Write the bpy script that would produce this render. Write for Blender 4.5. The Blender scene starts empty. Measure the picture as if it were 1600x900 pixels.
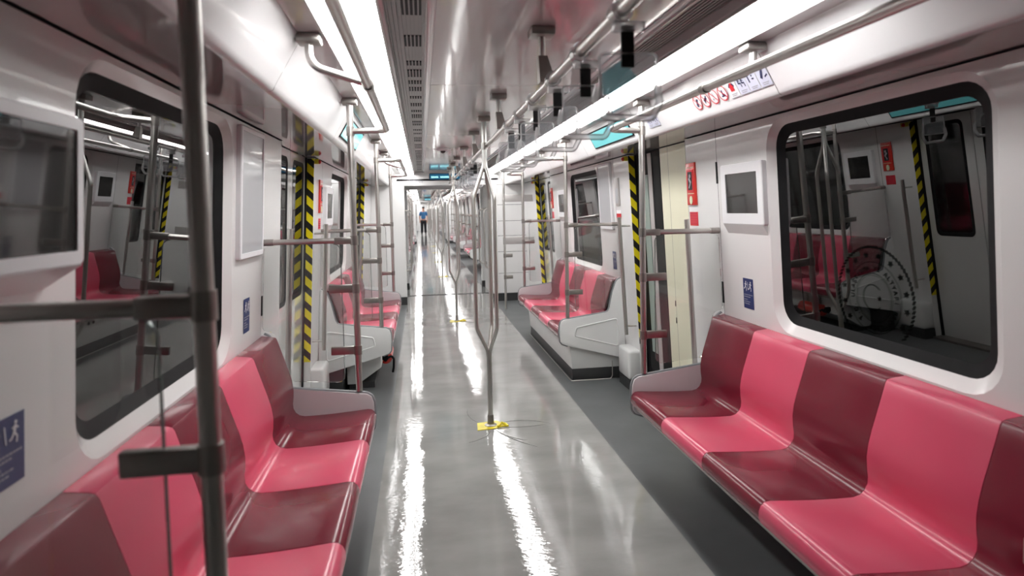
import bpy, bmesh, math, random
from mathutils import Vector, Matrix, noise
random.seed(4)
PI = math.pi
SC = bpy.context.scene
COL = SC.collection

# ------------------------------------------------------------------ materials
MATS = {}
def mat(name, base, rough=0.4, metal=0.0, coat=0.0, spec=0.5, bump=0.0, bscale=40.0, mottle=0.0, mscale=3.0,
        emit=None, estr=0.0, coat_rough=0.05, stretch=None, rvar=0.0):
    m = bpy.data.materials.new(name); m.use_nodes = True
    nt = m.node_tree; b = nt.nodes['Principled BSDF']
    b.inputs['Base Color'].default_value = (*base, 1)
    b.inputs['Roughness'].default_value = rough
    b.inputs['Metallic'].default_value = metal
    b.inputs['Coat Weight'].default_value = coat
    b.inputs['Coat Roughness'].default_value = coat_rough
    b.inputs['Specular IOR Level'].default_value = spec
    if emit:
        b.inputs['Emission Color'].default_value = (*emit, 1)
        b.inputs['Emission Strength'].default_value = estr
    tc = nt.nodes.new('ShaderNodeTexCoord')
    src = tc.outputs['Object']
    if stretch:
        mp = nt.nodes.new('ShaderNodeMapping'); mp.inputs['Scale'].default_value = stretch
        nt.links.new(src, mp.inputs['Vector']); src = mp.outputs['Vector']
    if mottle or rvar:
        n = nt.nodes.new('ShaderNodeTexNoise'); n.inputs['Scale'].default_value = mscale
        n.inputs['Detail'].default_value = 5
        nt.links.new(src, n.inputs['Vector'])
        if mottle:
            r = nt.nodes.new('ShaderNodeValToRGB')
            r.color_ramp.elements[0].position = 0.3; r.color_ramp.elements[1].position = 0.7
            r.color_ramp.elements[0].color = (*[c * (1 - mottle) for c in base], 1)
            r.color_ramp.elements[1].color = (*[min(1, c * (1 + mottle)) for c in base], 1)
            nt.links.new(n.outputs['Fac'], r.inputs['Fac'])
            nt.links.new(r.outputs['Color'], b.inputs['Base Color'])
        if rvar:
            mr = nt.nodes.new('ShaderNodeMapRange')
            mr.inputs['To Min'].default_value = max(0.01, rough - rvar); mr.inputs['To Max'].default_value = rough + rvar
            mr.inputs['From Min'].default_value = 0.3; mr.inputs['From Max'].default_value = 0.7
            nt.links.new(n.outputs['Fac'], mr.inputs['Value']); nt.links.new(mr.outputs['Result'], b.inputs['Roughness'])
    if bump:
        n2 = nt.nodes.new('ShaderNodeTexNoise'); n2.inputs['Scale'].default_value = bscale
        n2.inputs['Detail'].default_value = 3
        bp = nt.nodes.new('ShaderNodeBump'); bp.inputs['Strength'].default_value = bump
        bp.inputs['Distance'].default_value = 0.01
        nt.links.new(src, n2.inputs['Vector'])
        nt.links.new(n2.outputs['Fac'], bp.inputs['Height']); nt.links.new(bp.outputs['Normal'], b.inputs['Normal'])
        nt.links.new(bp.outputs['Normal'], b.inputs['Coat Normal'])
    MATS[name] = m
    return m

def glass_mat(name, tint, ior, haze=0.0, haze_col=(0.8, 0.8, 0.8), rough=0.0, boost=0.0):
    """thin pane: lets light straight through, reflects by Fresnel, a little milky haze"""
    m = bpy.data.materials.new(name); m.use_nodes = True
    nt = m.node_tree; nt.nodes.clear()
    out = nt.nodes.new('ShaderNodeOutputMaterial')
    tr = nt.nodes.new('ShaderNodeBsdfTransparent'); tr.inputs['Color'].default_value = (*tint, 1)
    gl = nt.nodes.new('ShaderNodeBsdfGlossy'); gl.inputs['Roughness'].default_value = rough
    gl.inputs['Color'].default_value = (1, 1, 1, 1)
    fr = nt.nodes.new('ShaderNodeFresnel'); fr.inputs['IOR'].default_value = ior
    base = tr.outputs[0]
    if haze:
        d1 = nt.nodes.new('ShaderNodeBsdfDiffuse'); d1.inputs['Color'].default_value = (*haze_col, 1)
        d2 = nt.nodes.new('ShaderNodeBsdfTranslucent'); d2.inputs['Color'].default_value = (*haze_col, 1)
        df = nt.nodes.new('ShaderNodeMixShader'); nt.links.new(d1.outputs[0], df.inputs[1]); nt.links.new(d2.outputs[0], df.inputs[2])
        tc = nt.nodes.new('ShaderNodeTexCoord'); n = nt.nodes.new('ShaderNodeTexNoise'); n.inputs['Scale'].default_value = 4
        nt.links.new(tc.outputs['Object'], n.inputs['Vector'])
        mr = nt.nodes.new('ShaderNodeMapRange'); mr.inputs['To Min'].default_value = haze * 0.7; mr.inputs['To Max'].default_value = haze * 1.3
        nt.links.new(n.outputs['Fac'], mr.inputs['Value'])
        mx0 = nt.nodes.new('ShaderNodeMixShader')
        nt.links.new(mr.outputs['Result'], mx0.inputs[0]); nt.links.new(tr.outputs[0], mx0.inputs[1]); nt.links.new(df.outputs[0], mx0.inputs[2])
        base = mx0.outputs[0]
    mx = nt.nodes.new('ShaderNodeMixShader')
    fac = fr.outputs[0]
    if boost:
        ad = nt.nodes.new('ShaderNodeMath'); ad.operation = 'ADD'; ad.use_clamp = True
        ad.inputs[1].default_value = boost; nt.links.new(fac, ad.inputs[0]); fac = ad.outputs[0]
    nt.links.new(fac, mx.inputs[0]); nt.links.new(base, mx.inputs[1]); nt.links.new(gl.outputs[0], mx.inputs[2])
    nt.links.new(mx.outputs[0], out.inputs[0])
    MATS[name] = m
    return m

WHITE = mat('white_gloss_panel', (0.78, 0.775, 0.77), 0.22, coat=0.3, mottle=0.02, mscale=1.2)
COVE = mat('white_cove_panel', (0.83, 0.83, 0.84), 0.2, coat=0.25, mottle=0.02, mscale=1.5)
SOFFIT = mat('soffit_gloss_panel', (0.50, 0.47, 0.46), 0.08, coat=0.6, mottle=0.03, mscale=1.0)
CEIL = mat('ceiling_gloss_panel', (0.70, 0.665, 0.655), 0.14, coat=0.5, mottle=0.03, mscale=1.0, bump=0.02, bscale=3.0, coat_rough=0.04, stretch=(6, 0.6, 1))
GREY = mat('grey_metal_strip', (0.42, 0.40, 0.39), 0.35, mottle=0.04)
VENTW = mat('vent_slat_grey', (0.40, 0.39, 0.375), 0.4, mottle=0.05)
DARK = mat('dark_void', (0.012, 0.012, 0.012), 0.6, mottle=0.2)
BLACK = mat('black_rubber', (0.007, 0.007, 0.008), 0.6, spec=0.15, mottle=0.2, mscale=20)
STEEL = mat('brushed_steel', (0.57, 0.55, 0.525), 0.34, metal=1.0, mottle=0.06, mscale=6, bump=0.04, bscale=60, stretch=(1, 1, 0.1))
STEELD = mat('cast_steel_dark', (0.36, 0.34, 0.32), 0.38, metal=1.0, mottle=0.1, mscale=15)
SIDEFLOOR = mat('grey_vinyl_floor', (0.115, 0.122, 0.125), 0.42, mottle=0.14, mscale=2.5, bump=0.03, bscale=60, spec=0.35)
FILM = mat('glossy_grey_film', (0.285, 0.285, 0.275), 0.035, mottle=0.16, mscale=1.9, bump=0.055, bscale=26.0, spec=0.5, coat=0.3, coat_rough=0.02, stretch=(1, 2.0, 1))
FILM2 = mat('far_glossy_grey_film', (0.34, 0.34, 0.335), 0.07, mottle=0.10, mscale=2.2, bump=0.05, bscale=4.2, coat=0.2, coat_rough=0.08)
GFLOOR = mat('gangway_plate', (0.40, 0.40, 0.39), 0.2, mottle=0.08, mscale=4, coat=0.3)
PINK = mat('pink_seat_plastic', (0.66, 0.078, 0.148), 0.26, coat=0.12, mottle=0.03, mscale=3)
MAROON = mat('dark_red_seat_plastic', (0.175, 0.010, 0.026), 0.24, coat=0.12, spec=0.4, mottle=0.05, mscale=3)
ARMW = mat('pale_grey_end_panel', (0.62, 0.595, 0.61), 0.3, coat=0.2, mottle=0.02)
ARMOUT = mat('white_moulded_panel', (0.74, 0.745, 0.74), 0.3, coat=0.2, mottle=0.02)
RIM = mat('grey_rubber_edge', (0.20, 0.21, 0.22), 0.4, mottle=0.06)
CHAR = mat('charcoal_kick_plate', (0.035, 0.036, 0.037), 0.45, mottle=0.15)
BOXW = mat('white_equipment_panel', (0.66, 0.67, 0.66), 0.35, mottle=0.03)
CREAM = mat('cream_door_panel', (0.80, 0.785, 0.60), 0.3, coat=0.2, mottle=0.03)
CREAMJ = mat('ivory_jamb', (0.80, 0.79, 0.70), 0.3, coat=0.2, mottle=0.03)
LEAF = mat('white_door_leaf', (0.70, 0.705, 0.69), 0.08, coat=1.0, mottle=0.02)
YTAPE = mat('yellow_floor_tape', (0.72, 0.60, 0.03), 0.35, mottle=0.2, mscale=12, bump=0.1, bscale=30)
RED = mat('red_plastic', (0.62, 0.035, 0.022), 0.3, coat=0.3, mottle=0.05)
REDFLAT = mat('red_print', (0.62, 0.02, 0.03), 0.4, mottle=0.03)
NAVY = mat('navy_print', (0.012, 0.03, 0.14), 0.4, mottle=0.05)
INK = mat('dark_blue_ink', (0.012, 0.018, 0.075), 0.45, mottle=0.05)
PAPER = mat('white_print', (0.80, 0.80, 0.82), 0.4, mottle=0.02)
PALEINK = mat('grey_print', (0.38, 0.38, 0.42), 0.5, mottle=0.05)
LILAC = mat('pale_lilac_print', (0.66, 0.67, 0.80), 0.4, mottle=0.03)
GREENW = mat('pale_green_oval', (0.65, 0.72, 0.50), 0.4, mottle=0.05)
WEB = mat('black_webbing', (0.01, 0.01, 0.011), 0.8, bump=0.4, bscale=300)
POSTER = mat('grey_poster_sheet', (0.44, 0.45, 0.47), 0.3, coat=0.3, mottle=0.04)
SCREEN = mat('dark_screen_glass', (0.028, 0.027, 0.026), 0.05, coat=0.3, spec=0.6, mottle=0.1, coat_rough=0.02)
EMBLEM = glass_mat('etched_emblem', (0.42, 0.45, 0.43), 1.02, haze=0.02, haze_col=(0.2, 0.22, 0.21))
TUNNEL = mat('tunnel_concrete', (0.05, 0.05, 0.05), 0.8, mottle=0.3, mscale=1.5, bump=0.2, bscale=6)
SKIN = mat('skin', (0.50, 0.26, 0.18), 0.5, mottle=0.05)
SHIRT = mat('blue_shirt_cloth', (0.04, 0.15, 0.32), 0.8, mottle=0.1, mscale=8)
TROUSER = mat('black_trouser_cloth', (0.008, 0.009, 0.014), 0.8, mottle=0.2)
HAIR = mat('dark_hair', (0.012, 0.010, 0.009), 0.7, mottle=0.2)
LIGHT = mat('light_diffuser', (0.9, 0.9, 0.9), 0.4, emit=(1.0, 0.985, 0.97), estr=8.0)
LCD = mat('teal_lcd', (0.02, 0.03, 0.03), 0.15, emit=(0.16, 0.62, 0.64), estr=0.62)
LCDB = mat('blue_lcd', (0.02, 0.03, 0.03), 0.15, emit=(0.05, 0.50, 0.95), estr=0.95)
LEDBG = mat('led_background', (0.01, 0.012, 0.015), 0.3, emit=(0.03, 0.30, 0.60), estr=0.16)
LEDC = mat('cyan_led', (0.02, 0.03, 0.03), 0.3, emit=(0.35, 0.95, 1.0), estr=1.4)
TEALP = mat('teal_print', (0.22, 0.47, 0.50), 0.3, mottle=0.05)
WINGLASS = glass_mat('tinted_window_glass', (0.30, 0.35, 0.33), 1.9, haze=0.004, haze_col=(0.5, 0.55, 0.52), boost=0.02)
SMOKED = mat('smoked_matt_glass', (0.012, 0.013, 0.013), 0.5, spec=0.1, mottle=0.2)
PALEG = mat('pale_green_grey_strip', (0.26, 0.32, 0.29), 0.4, mottle=0.08)
ACRYL = glass_mat('clear_screen_glass', (0.95, 0.955, 0.95), 1.42, haze=0.035, haze_col=(0.85, 0.85, 0.85))
GEDGE = glass_mat('glass_edge', (0.55, 0.58, 0.57), 1.3, haze=0.25, haze_col=(0.6, 0.64, 0.62), rough=0.1)
CLEAR = glass_mat('clear_plastic', (0.985, 0.985, 0.99), 1.45, haze=0.36, haze_col=(1.0, 1.0, 1.0), rough=0.08)
TINT = glass_mat('teal_tinted_sheet', (0.72, 0.88, 0.90), 1.3, haze=0.30, haze_col=(0.45, 0.72, 0.76), rough=0.1)
CARD = glass_mat('clear_card', (0.985, 0.985, 0.99), 1.35, haze=0.13, haze_col=(0.85, 0.90, 0.95), rough=0.05)

def hazard():
    m = bpy.data.materials.new('hazard_stripes'); m.use_nodes = True
    nt = m.node_tree; b = nt.nodes['Principled BSDF']; b.inputs['Roughness'].default_value = 0.35
    tc = nt.nodes.new('ShaderNodeTexCoord'); sp = nt.nodes.new('ShaderNodeSeparateXYZ')
    nt.links.new(tc.outputs['Object'], sp.inputs[0])
    ad = nt.nodes.new('ShaderNodeMath'); ad.operation = 'ADD'
    nt.links.new(sp.outputs['X'], ad.inputs[0]); nt.links.new(sp.outputs['Z'], ad.inputs[1])
    ml = nt.nodes.new('ShaderNodeMath'); ml.operation = 'DIVIDE'; ml.inputs[1].default_value = 0.125
    nt.links.new(ad.outputs[0], ml.inputs[0])
    fr = nt.nodes.new('ShaderNodeMath'); fr.operation = 'FRACT'; nt.links.new(ml.outputs[0], fr.inputs[0])
    gt = nt.nodes.new('ShaderNodeMath'); gt.operation = 'GREATER_THAN'; gt.inputs[1].default_value = 0.46
    nt.links.new(fr.outputs[0], gt.inputs[0])
    mx = nt.nodes.new('ShaderNodeMix'); mx.data_type = 'RGBA'
    mx.inputs[6].default_value = (0.012, 0.011, 0.01, 1); mx.inputs[7].default_value = (0.86, 0.72, 0.01, 1)
    nt.links.new(gt.outputs[0], mx.inputs[0]); nt.links.new(mx.outputs[2], b.inputs['Base Color'])
    return m
HAZ = hazard()

# ------------------------------------------------------------------ mesh builder
def fillet(pts, r, n=6, closed=False):
    pts = [Vector(p) for p in pts]; out = []
    N = len(pts)
    for i, p in enumerate(pts):
        if not closed and (i == 0 or i == N - 1): out.append(p); continue
        a = pts[i - 1]; b = pts[(i + 1) % N]
        da = (a - p); db = (b - p); la, lb = da.length, db.length
        da.normalize(); db.normalize()
        ang = da.angle(db)
        if ang > PI - 0.02: out.append(p); continue
        d = min(r / math.tan(ang / 2), la * 0.49, lb * 0.49); rr = d * math.tan(ang / 2)
        c = p + (da + db).normalized() * (rr / math.sin(ang / 2))
        s = p + da * d - c; e = p + db * d - c
        for k in range(n + 1):
            th = s.angle(e, 0.0); q = k / n
            out.append(c + (s * math.sin((1 - q) * th) + e * math.sin(q * th)) / math.sin(th) if th > 1e-4 else c + s)
    return out

class MB:
    def __init__(s): s.bm = bmesh.new(); s.mi = 0
    def _f(s, vs):
        try:
            f = s.bm.faces.new(vs); f.material_index = s.mi; return f
        except ValueError: return None
    def box(s, x0, x1, y0, y1, z0, z1, bev=0.0, seg=2):
        x0, x1 = sorted((x0, x1)); y0, y1 = sorted((y0, y1)); z0, z1 = sorted((z0, z1))
        v = [s.bm.verts.new(p) for p in [(x0,y0,z0),(x1,y0,z0),(x1,y1,z0),(x0,y1,z0),(x0,y0,z1),(x1,y0,z1),(x1,y1,z1),(x0,y1,z1)]]
        fs = [s._f([v[i] for i in q]) for q in [(0,3,2,1),(4,5,6,7),(0,1,5,4),(1,2,6,5),(2,3,7,6),(3,0,4,7)]]
        if bev:
            es = list({e for f in fs for e in f.edges})
            r = bmesh.ops.bevel(s.bm, geom=es, offset=bev, segments=seg, profile=0.5, affect='EDGES')
            for f in r['faces']: f.material_index = s.mi
        return s
    def prism(s, poly, vec, bev=0.0):
        """closed planar polygon (3-D points) swept by vec"""
        vec = Vector(vec)
        a = [s.bm.verts.new(p) for p in poly]; b = [s.bm.verts.new(Vector(p) + vec) for p in poly]
        n = len(poly)
        fs = [s._f(a[::-1]), s._f(b)] + [s._f([a[i], a[(i + 1) % n], b[(i + 1) % n], b[i]]) for i in range(n)]
        if bev:
            es = [e for e in fs[0].edges] + [e for e in fs[1].edges]
            bmesh.ops.bevel(s.bm, geom=list(set(es)), offset=bev, segments=2, profile=0.5, affect='EDGES')
        return s
    def tube(s, pts, r, seg=12, closed=False, caps=True, radii=None):
        pts = [Vector(p) for p in pts]; n = len(pts); rings = []
        up = None
        for i, p in enumerate(pts):
            if closed: t = (pts[(i + 1) % n] - pts[i - 1]).normalized()
            elif i == 0: t = (pts[1] - p).normalized()
            elif i == n - 1: t = (p - pts[i - 1]).normalized()
            else: t = ((pts[i + 1] - p).normalized() + (p - pts[i - 1]).normalized()).normalized()
            if up is None:
                up = Vector((0, 0, 1)) if abs(t.z) < 0.9 else Vector((1, 0, 0))
            a = t.cross(up).normalized(); up = a.cross(t).normalized()
            rr = radii[i] if radii else r
            rings.append([s.bm.verts.new(p + a * rr * math.cos(2 * PI * k / seg) + up * rr * math.sin(2 * PI * k / seg)) for k in range(seg)])
        m = n if closed else n - 1
        for i in range(m):
            A, B = rings[i], rings[(i + 1) % n]
            for k in range(seg): s._f([A[k], A[(k + 1) % seg], B[(k + 1) % seg], B[k]])
        if caps and not closed: s._f(rings[0][::-1]); s._f(rings[-1])
        return s
    def loft(s, sections, closed=False, capped=True):
        """sections: list of point lists of equal length; closed = each section a loop"""
        R = [[s.bm.verts.new(p) for p in sec] for sec in sections]
        n = len(R[0])
        for A, B in zip(R, R[1:]):
            for k in range(n if closed else n - 1): s._f([A[k], A[(k + 1) % n], B[(k + 1) % n], B[k]])
        if closed and capped: s._f(R[0][::-1]); s._f(R[-1])
        return s
    def lathe(s, prof, cx, cy, seg=20, axis='z'):
        R = []
        for r, z in prof:
            R.append([s.bm.verts.new((cx + r * math.cos(2*PI*k/seg), cy + r * math.sin(2*PI*k/seg), z)) for k in range(seg)])
        for A, B in zip(R, R[1:]):
            for k in range(seg): s._f([A[k], A[(k+1) % seg], B[(k+1) % seg], B[k]])
        s._f(R[0][::-1]); s._f(R[-1])
        return s
    def sphere(s, c, r, sx=1, sy=1, sz=1):
        m = Matrix.Translation(c) @ Matrix.Diagonal((sx, sy, sz, 1))
        g = bmesh.ops.create_uvsphere(s.bm, u_segments=16, v_segments=10, radius=r, matrix=m)
        for v in g['verts']:
            for f in v.link_faces: f.material_index = s.mi
        return s
    def build(s, name, m, parent=None, smooth=True, recalc=True):
        if recalc: bmesh.ops.recalc_face_normals(s.bm, faces=s.bm.faces[:])
        me = bpy.data.meshes.new(name)
        if parent is not None:
            o0 = ORG[parent.name]
            bmesh.ops.translate(s.bm, verts=s.bm.verts[:], vec=-o0)
        s.bm.to_mesh(me); s.bm.free()
        for x in (m if isinstance(m, (list, tuple)) else [m]): me.materials.append(x)
        if smooth:
            me.shade_smooth()
            try: me.set_sharp_from_angle(angle=math.radians(38))
            except Exception: pass
        ob = bpy.data.objects.new(name, me); COL.objects.link(ob)
        if parent is not None:
            ob.parent = parent; ORG[ob.name] = ORG[parent.name].copy()
        else: ORG[ob.name] = Vector((0, 0, 0))
        return ob

ORG = {}
def thing(name, label, cat, loc, group=None):
    o = bpy.data.objects.new(name, None); COL.objects.link(o)
    o.empty_display_size = 0.1
    o.location = loc; ORG[o.name] = Vector(loc)
    tag(o, label, cat, group); return o
def tag(o, label, cat, group=None):
    o['label'] = label; o['category'] = cat
    if group: o['group'] = group
    elif 'group' in o.keys(): del o['group']
    return o
def struct(name, loc=None, ob=None):
    if ob is None:
        ob = bpy.data.objects.new(name, None); COL.objects.link(ob); ob.location = loc; ORG[ob.name] = Vector(loc)
        ob.empty_display_size = 0.1
    ob['kind'] = 'structure'; return ob
def copy_tree(o, dvec=(0, 0, 0), parent=None, label=None, group=None):
    c = o.copy(); COL.objects.link(c)
    if parent is None:
        c.location = Vector(o.location) + Vector(dvec); ORG[c.name] = ORG[o.name] + Vector(dvec)
        if label: tag(c, label, o['category'], group)
    else:
        c.parent = parent; ORG[c.name] = ORG[parent.name].copy()
    for ch in list(o.children): copy_tree(ch, dvec, c)
    return c

def rrect(a0, a1, b0, b1, r, n=6):
    """rounded rectangle in 2-D, counter-clockwise"""
    out = []
    for cx, cy, st in ((a1 - r, b0 + r, -PI/2), (a1 - r, b1 - r, 0), (a0 + r, b1 - r, PI/2), (a0 + r, b0 + r, PI)):
        for k in range(n + 1):
            t = st + k / n * PI / 2; out.append((cx + r * math.cos(t), cy + r * math.sin(t)))
    return out

# ------------------------------------------------------------------ the place: sizes
def W(z): return 1.25 - 0.055 * (z - 0.86)          # half width of the side wall at height z
WT = 1.888                                           # top of the side wall
def wp(s, y, z, off=0.0): return Vector((s * (W(z) + off), y, z))
DOOR_OFF = 0.06
SEATP = [(1.246,.866),(1.19,.860),(1.178,.856),(1.171,.845),(1.156,.795),(1.139,.740),(1.12,.680),(1.107,.630),(1.101,.585),(1.1025,.545),
         (1.107,.510),(1.105,.486),(1.094,.464),(1.076,.449),(1.05,.4425),(.99,.443),(.90,.4465),(.80,.453),(.735,.4585),(.715,.456),(.700,.444),
         (.692,.425),(.692,.402),(.700,.382)]

# ---- side walls
def ring_panel(mb, s, y0, y1, z0, z1, hole, off=0.0):
    """wall rectangle with a rounded hole (hole = list of (y,z))"""
    cy = (min(h[0] for h in hole) + max(h[0] for h in hole)) / 2; cz = (min(h[1] for h in hole) + max(h[1] for h in hole)) / 2
    outer = []
    for (y, z) in hole:
        dy, dz = y - cy, z - cz
        ty = ((y1 - cy) / dy if dy > 1e-9 else (y0 - cy) / dy if dy < -1e-9 else 1e9)
        tz = ((z1 - cz) / dz if dz > 1e-9 else (z0 - cz) / dz if dz < -1e-9 else 1e9)
        t = min(ty, tz); outer.append((cy + dy * t, cz + dz * t))
    # snap nearest outer points to the four corners
    for cyy, czz in ((y0, z0), (y1, z0), (y1, z1), (y0, z1)):
        i = min(range(len(outer)), key=lambda k: (outer[k][0] - cyy) ** 2 + (outer[k][1] - czz) ** 2)
        outer[i] = (cyy, czz)
    A = [mb.bm.verts.new(wp(s, y, z, off)) for y, z in outer]; B = [mb.bm.verts.new(wp(s, y, z, off)) for y, z in hole]
    n = len(hole)
    for i in range(n): mb._f([A[i], A[(i + 1) % n], B[(i + 1) % n], B[i]])
def quad(mb, s, y0, y1, z0, z1, off=0.0):
    mb._f([mb.bm.verts.new(wp(s, y, z, off)) for y, z in ((y0, z0), (y1, z0), (y1, z1), (y0, z1))])

WZ0, WZ1, WHL = 0.918, 1.842, 0.552
SEAM = 0.004
def side_wall(s, ya, yb, benches, doors, name, detail=True):
    """panels between ya and yb: bench bays with windows, solid strips beside doors"""
    mb = MB()
    edges = []
    for yc in benches:
        h = rrect(yc - WHL - 0.042, yc + WHL + 0.042, WZ0 - 0.045, WZ1 + 0.028, 0.135)
        ring_panel(mb, s, yc - 1.09, yc + 1.09, 0.0, WT, h)
        edges.append((yc - 1.09, yc + 1.09))
    for yd in doors:
        edges.append((yd - 0.53, yd + 0.53))
    edges.sort()
    cur = ya; bays = [(yc - 1.09, yc + 1.09) for yc in benches]
    for e in edges + [(yb, yb)]:
        if e[0] - SEAM > cur + 0.01:
            quad(mb, s, cur, e[0] - SEAM, 0.0, WT)
        cur = e[1] + (SEAM if e in bays else 0)
    # reveals of door openings
    for yd in doors:
        for yy in (yd - 0.53, yd + 0.53):
            mb._f([mb.bm.verts.new(p) for p in (wp(s, yy, 0), wp(s, yy, WT), wp(s, yy, WT, .11), wp(s, yy, 0, .11))])
    o = mb.build(name, WHITE, smooth=False)
    struct(name, ob=o)
    # dark liner a little outside so that seams read dark
    mb = MB()
    for (a, b) in bays:
        for yy in (a, b): 
            mb.loft([[wp(s, yy - .03, 0, .012), wp(s, yy + .03, 0, .012)], [wp(s, yy - .03, WT, .012), wp(s, yy + .03, WT, .012)]])
    mb.build('seam_liner', BLACK, o, smooth=False)
    return o

WN = [0]
def window(s, yc):
    WN[0] += 1
    root = struct('window_%d' % WN[0], loc=(s * 1.26, yc, WZ0))
    def ring(hA, offA, hB, offB, name, m):
        mb = MB()
        mb.loft([[wp(s, y, z, offA) for y, z in hA + hA[:1]], [wp(s, y, z, offB) for y, z in hB + hB[:1]]])
        return mb.build(name, m, root)
    h0 = rrect(yc - WHL - 0.042, yc + WHL + 0.042, WZ0 - 0.045, WZ1 + 0.028, 0.135)
    h1 = rrect(yc - WHL, yc + WHL, WZ0, WZ1, 0.10)
    h2 = rrect(yc - WHL + .012, yc + WHL - .012, WZ0 + .012, WZ1 - .012, 0.095)
    h3 = rrect(yc - WHL + .042, yc + WHL - .042, WZ0 + .042, WZ1 - .042, 0.075)
    b = ring(h0, 0.0, h1, 0.026, 'bezel', WHITE)
    g = ring(h1, 0.026, h2, 0.032, 'gasket', BLACK); 
    ring(h2, 0.032, h3, 0.046, 'gasket', BLACK)
    mb = MB(); pts = [wp(s, y, z, .046) for y, z in h3]
    mb.prism(pts, (s * .008, 0, 0))
    mb.build('pane', WINGLASS, root, smooth=False)
    return root

# ---- doors
DN = [0]
def leaf(root, s, y0, y1, wy0, wy1, wz0, wz1, m, bar=False, glass=None):
    mb = MB(); h = rrect(wy0, wy1, wz0, wz1, 0.05)
    ring_panel(mb, s, y0, y1, 0.02, WT, h, DOOR_OFF)
    # thickness
    for (ya, yb) in ((y0, y0), (y1, y1)):
        mb._f([mb.bm.verts.new(p) for p in (wp(s, ya, .02, DOOR_OFF), wp(s, ya, WT, DOOR_OFF), wp(s, ya, WT, DOOR_OFF + .03), wp(s, ya, .02, DOOR_OFF + .03))])
    lf = mb.build('leaf', m, root, smooth=False)
    h2 = rrect(wy0 + .03, wy1 - .03, wz0 + .03, wz1 - .03, 0.035)
    mb = MB(); mb.loft([[wp(s, y, z, DOOR_OFF - .002) for y, z in h + h[:1]], [wp(s, y, z, DOOR_OFF + .004) for y, z in h2 + h2[:1]]])
    mb.build('window_gasket', BLACK, lf)
    mb = MB(); mb.prism([wp(s, y, z, DOOR_OFF + .004) for y, z in h2], (s * .008, 0, 0)); mb.build('pane', glass or WINGLASS, lf, smooth=False)
    if bar:
        ym = (wy0 + wy1) / 2 - .04
        mb = MB(); mb.loft([[wp(s, ym - .016, wz0, DOOR_OFF - .004), wp(s, ym + .016, wz0, DOOR_OFF - .004)], [wp(s, ym - .016, wz1, DOOR_OFF - .004), wp(s, ym + .016, wz1, DOOR_OFF - .004)]])
        mb.build('glazing_bar', GREY, lf, smooth=False)
    return lf
def door(s, yd, cream=False):
    DN[0] += 1
    root = struct('door_%d' % DN[0], loc=(s * 1.34, yd, 0))
    y0, y1, ym = yd - .53, yd + .53, yd
    if cream:
        # near leaf: plain cream panel with a seam and two keyholes; far leaf with tall dark glass
        ym = yd + .03
        mb = MB()
        quad(mb, s, y0, ym - .14, 0.02, WT, DOOR_OFF); quad(mb, s, ym - .137, ym, 0.02, WT, DOOR_OFF)
        lf = mb.build('leaf', CREAM, root, smooth=False)
        mb = MB()
        for zz in (.80, .68):
            p = wp(s, ym - .13, zz, DOOR_OFF - .002); mb.box(p.x, p.x + s * .01, p.y - .005, p.y + .005, zz - .02, zz + .02)
        mb.build('keyhole', BLACK, lf)
        lf = leaf(root, s, ym + .004, y1, ym + .012, y1 - .03, .16, 1.875, BLACK, glass=SMOKED)
        for nm, m, ya, yb, za, zb in (('glazing_bar', GREY, 4.357, 4.43, .16, 1.875), ('pale_strip', PALEG, 4.445, 4.555, .35, 1.72)):  # pale strip's colour stands in for something lit outside the doorway
            ya += yd - 4.16; yb += yd - 4.16
            mb = MB(); mb.prism([wp(s, ya, za, DOOR_OFF - .003), wp(s, yb, za, DOOR_OFF - .003), wp(s, yb, zb, DOOR_OFF - .003), wp(s, ya, zb, DOOR_OFF - .003)], (s * .005, 0, 0)); mb.build(nm, m, lf, smooth=False)
    else:
        leaf(root, s, y0, ym - .004, y0 + .08, ym - .08, .90, 1.84, LEAF)
        leaf(root, s, ym + .004, y1, ym + .08, y1 - .08, .90, 1.84, LEAF)
    mb = MB()
    for yy, d in ((y1, -1), (y0, 1)):
        mb.prism([wp(s, yy, .02, DOOR_OFF - .012), wp(s, yy, WT, DOOR_OFF - .012), wp(s, yy, WT, DOOR_OFF + .02), wp(s, yy, .02, DOOR_OFF + .02)], (0, d * .022, 0))
    mb.build('rubber_seal', BLACK, root, smooth=False)
    mb = MB(); mb.box(s * 1.26, s * 1.40, y0, y1, 0.0, .018); mb.build('sill', STEELD, root, smooth=False)
    return root

def hazard_strip(s, yd, where, label, group=None):
    y = yd + .53 - .004
    t = thing('hazard_strip', label, 'warning tape', (s * 1.27, y, .38), group)
    mb = MB(); z0, z1 = .38, WT - .005
    mb.prism([wp(s, y, z0, .0), wp(s, y, z0, .062), wp(s, y, z1, .062), wp(s, y, z1, .0)], (0, .003, 0))
    mb.build('tape', HAZ, t, smooth=False)
    return t

def jamb_plinth(s, yd, far):
    y0 = yd + .535 if far else yd - .80
    mb = MB(); mb.box(s * 1.185, s * 1.30, y0, y0 + .27, .085, .325, .025, 3)
    TN[0] += 1
    o = mb.build('trim_%d' % TN[0], ARMOUT); struct('', ob=o)
    mb = MB(); mb.box(s * 1.195, s * 1.30, y0 + .005, y0 + .265, 0, .085); mb.build('kick_plate', CHAR, o)
TN = [0]

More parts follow.
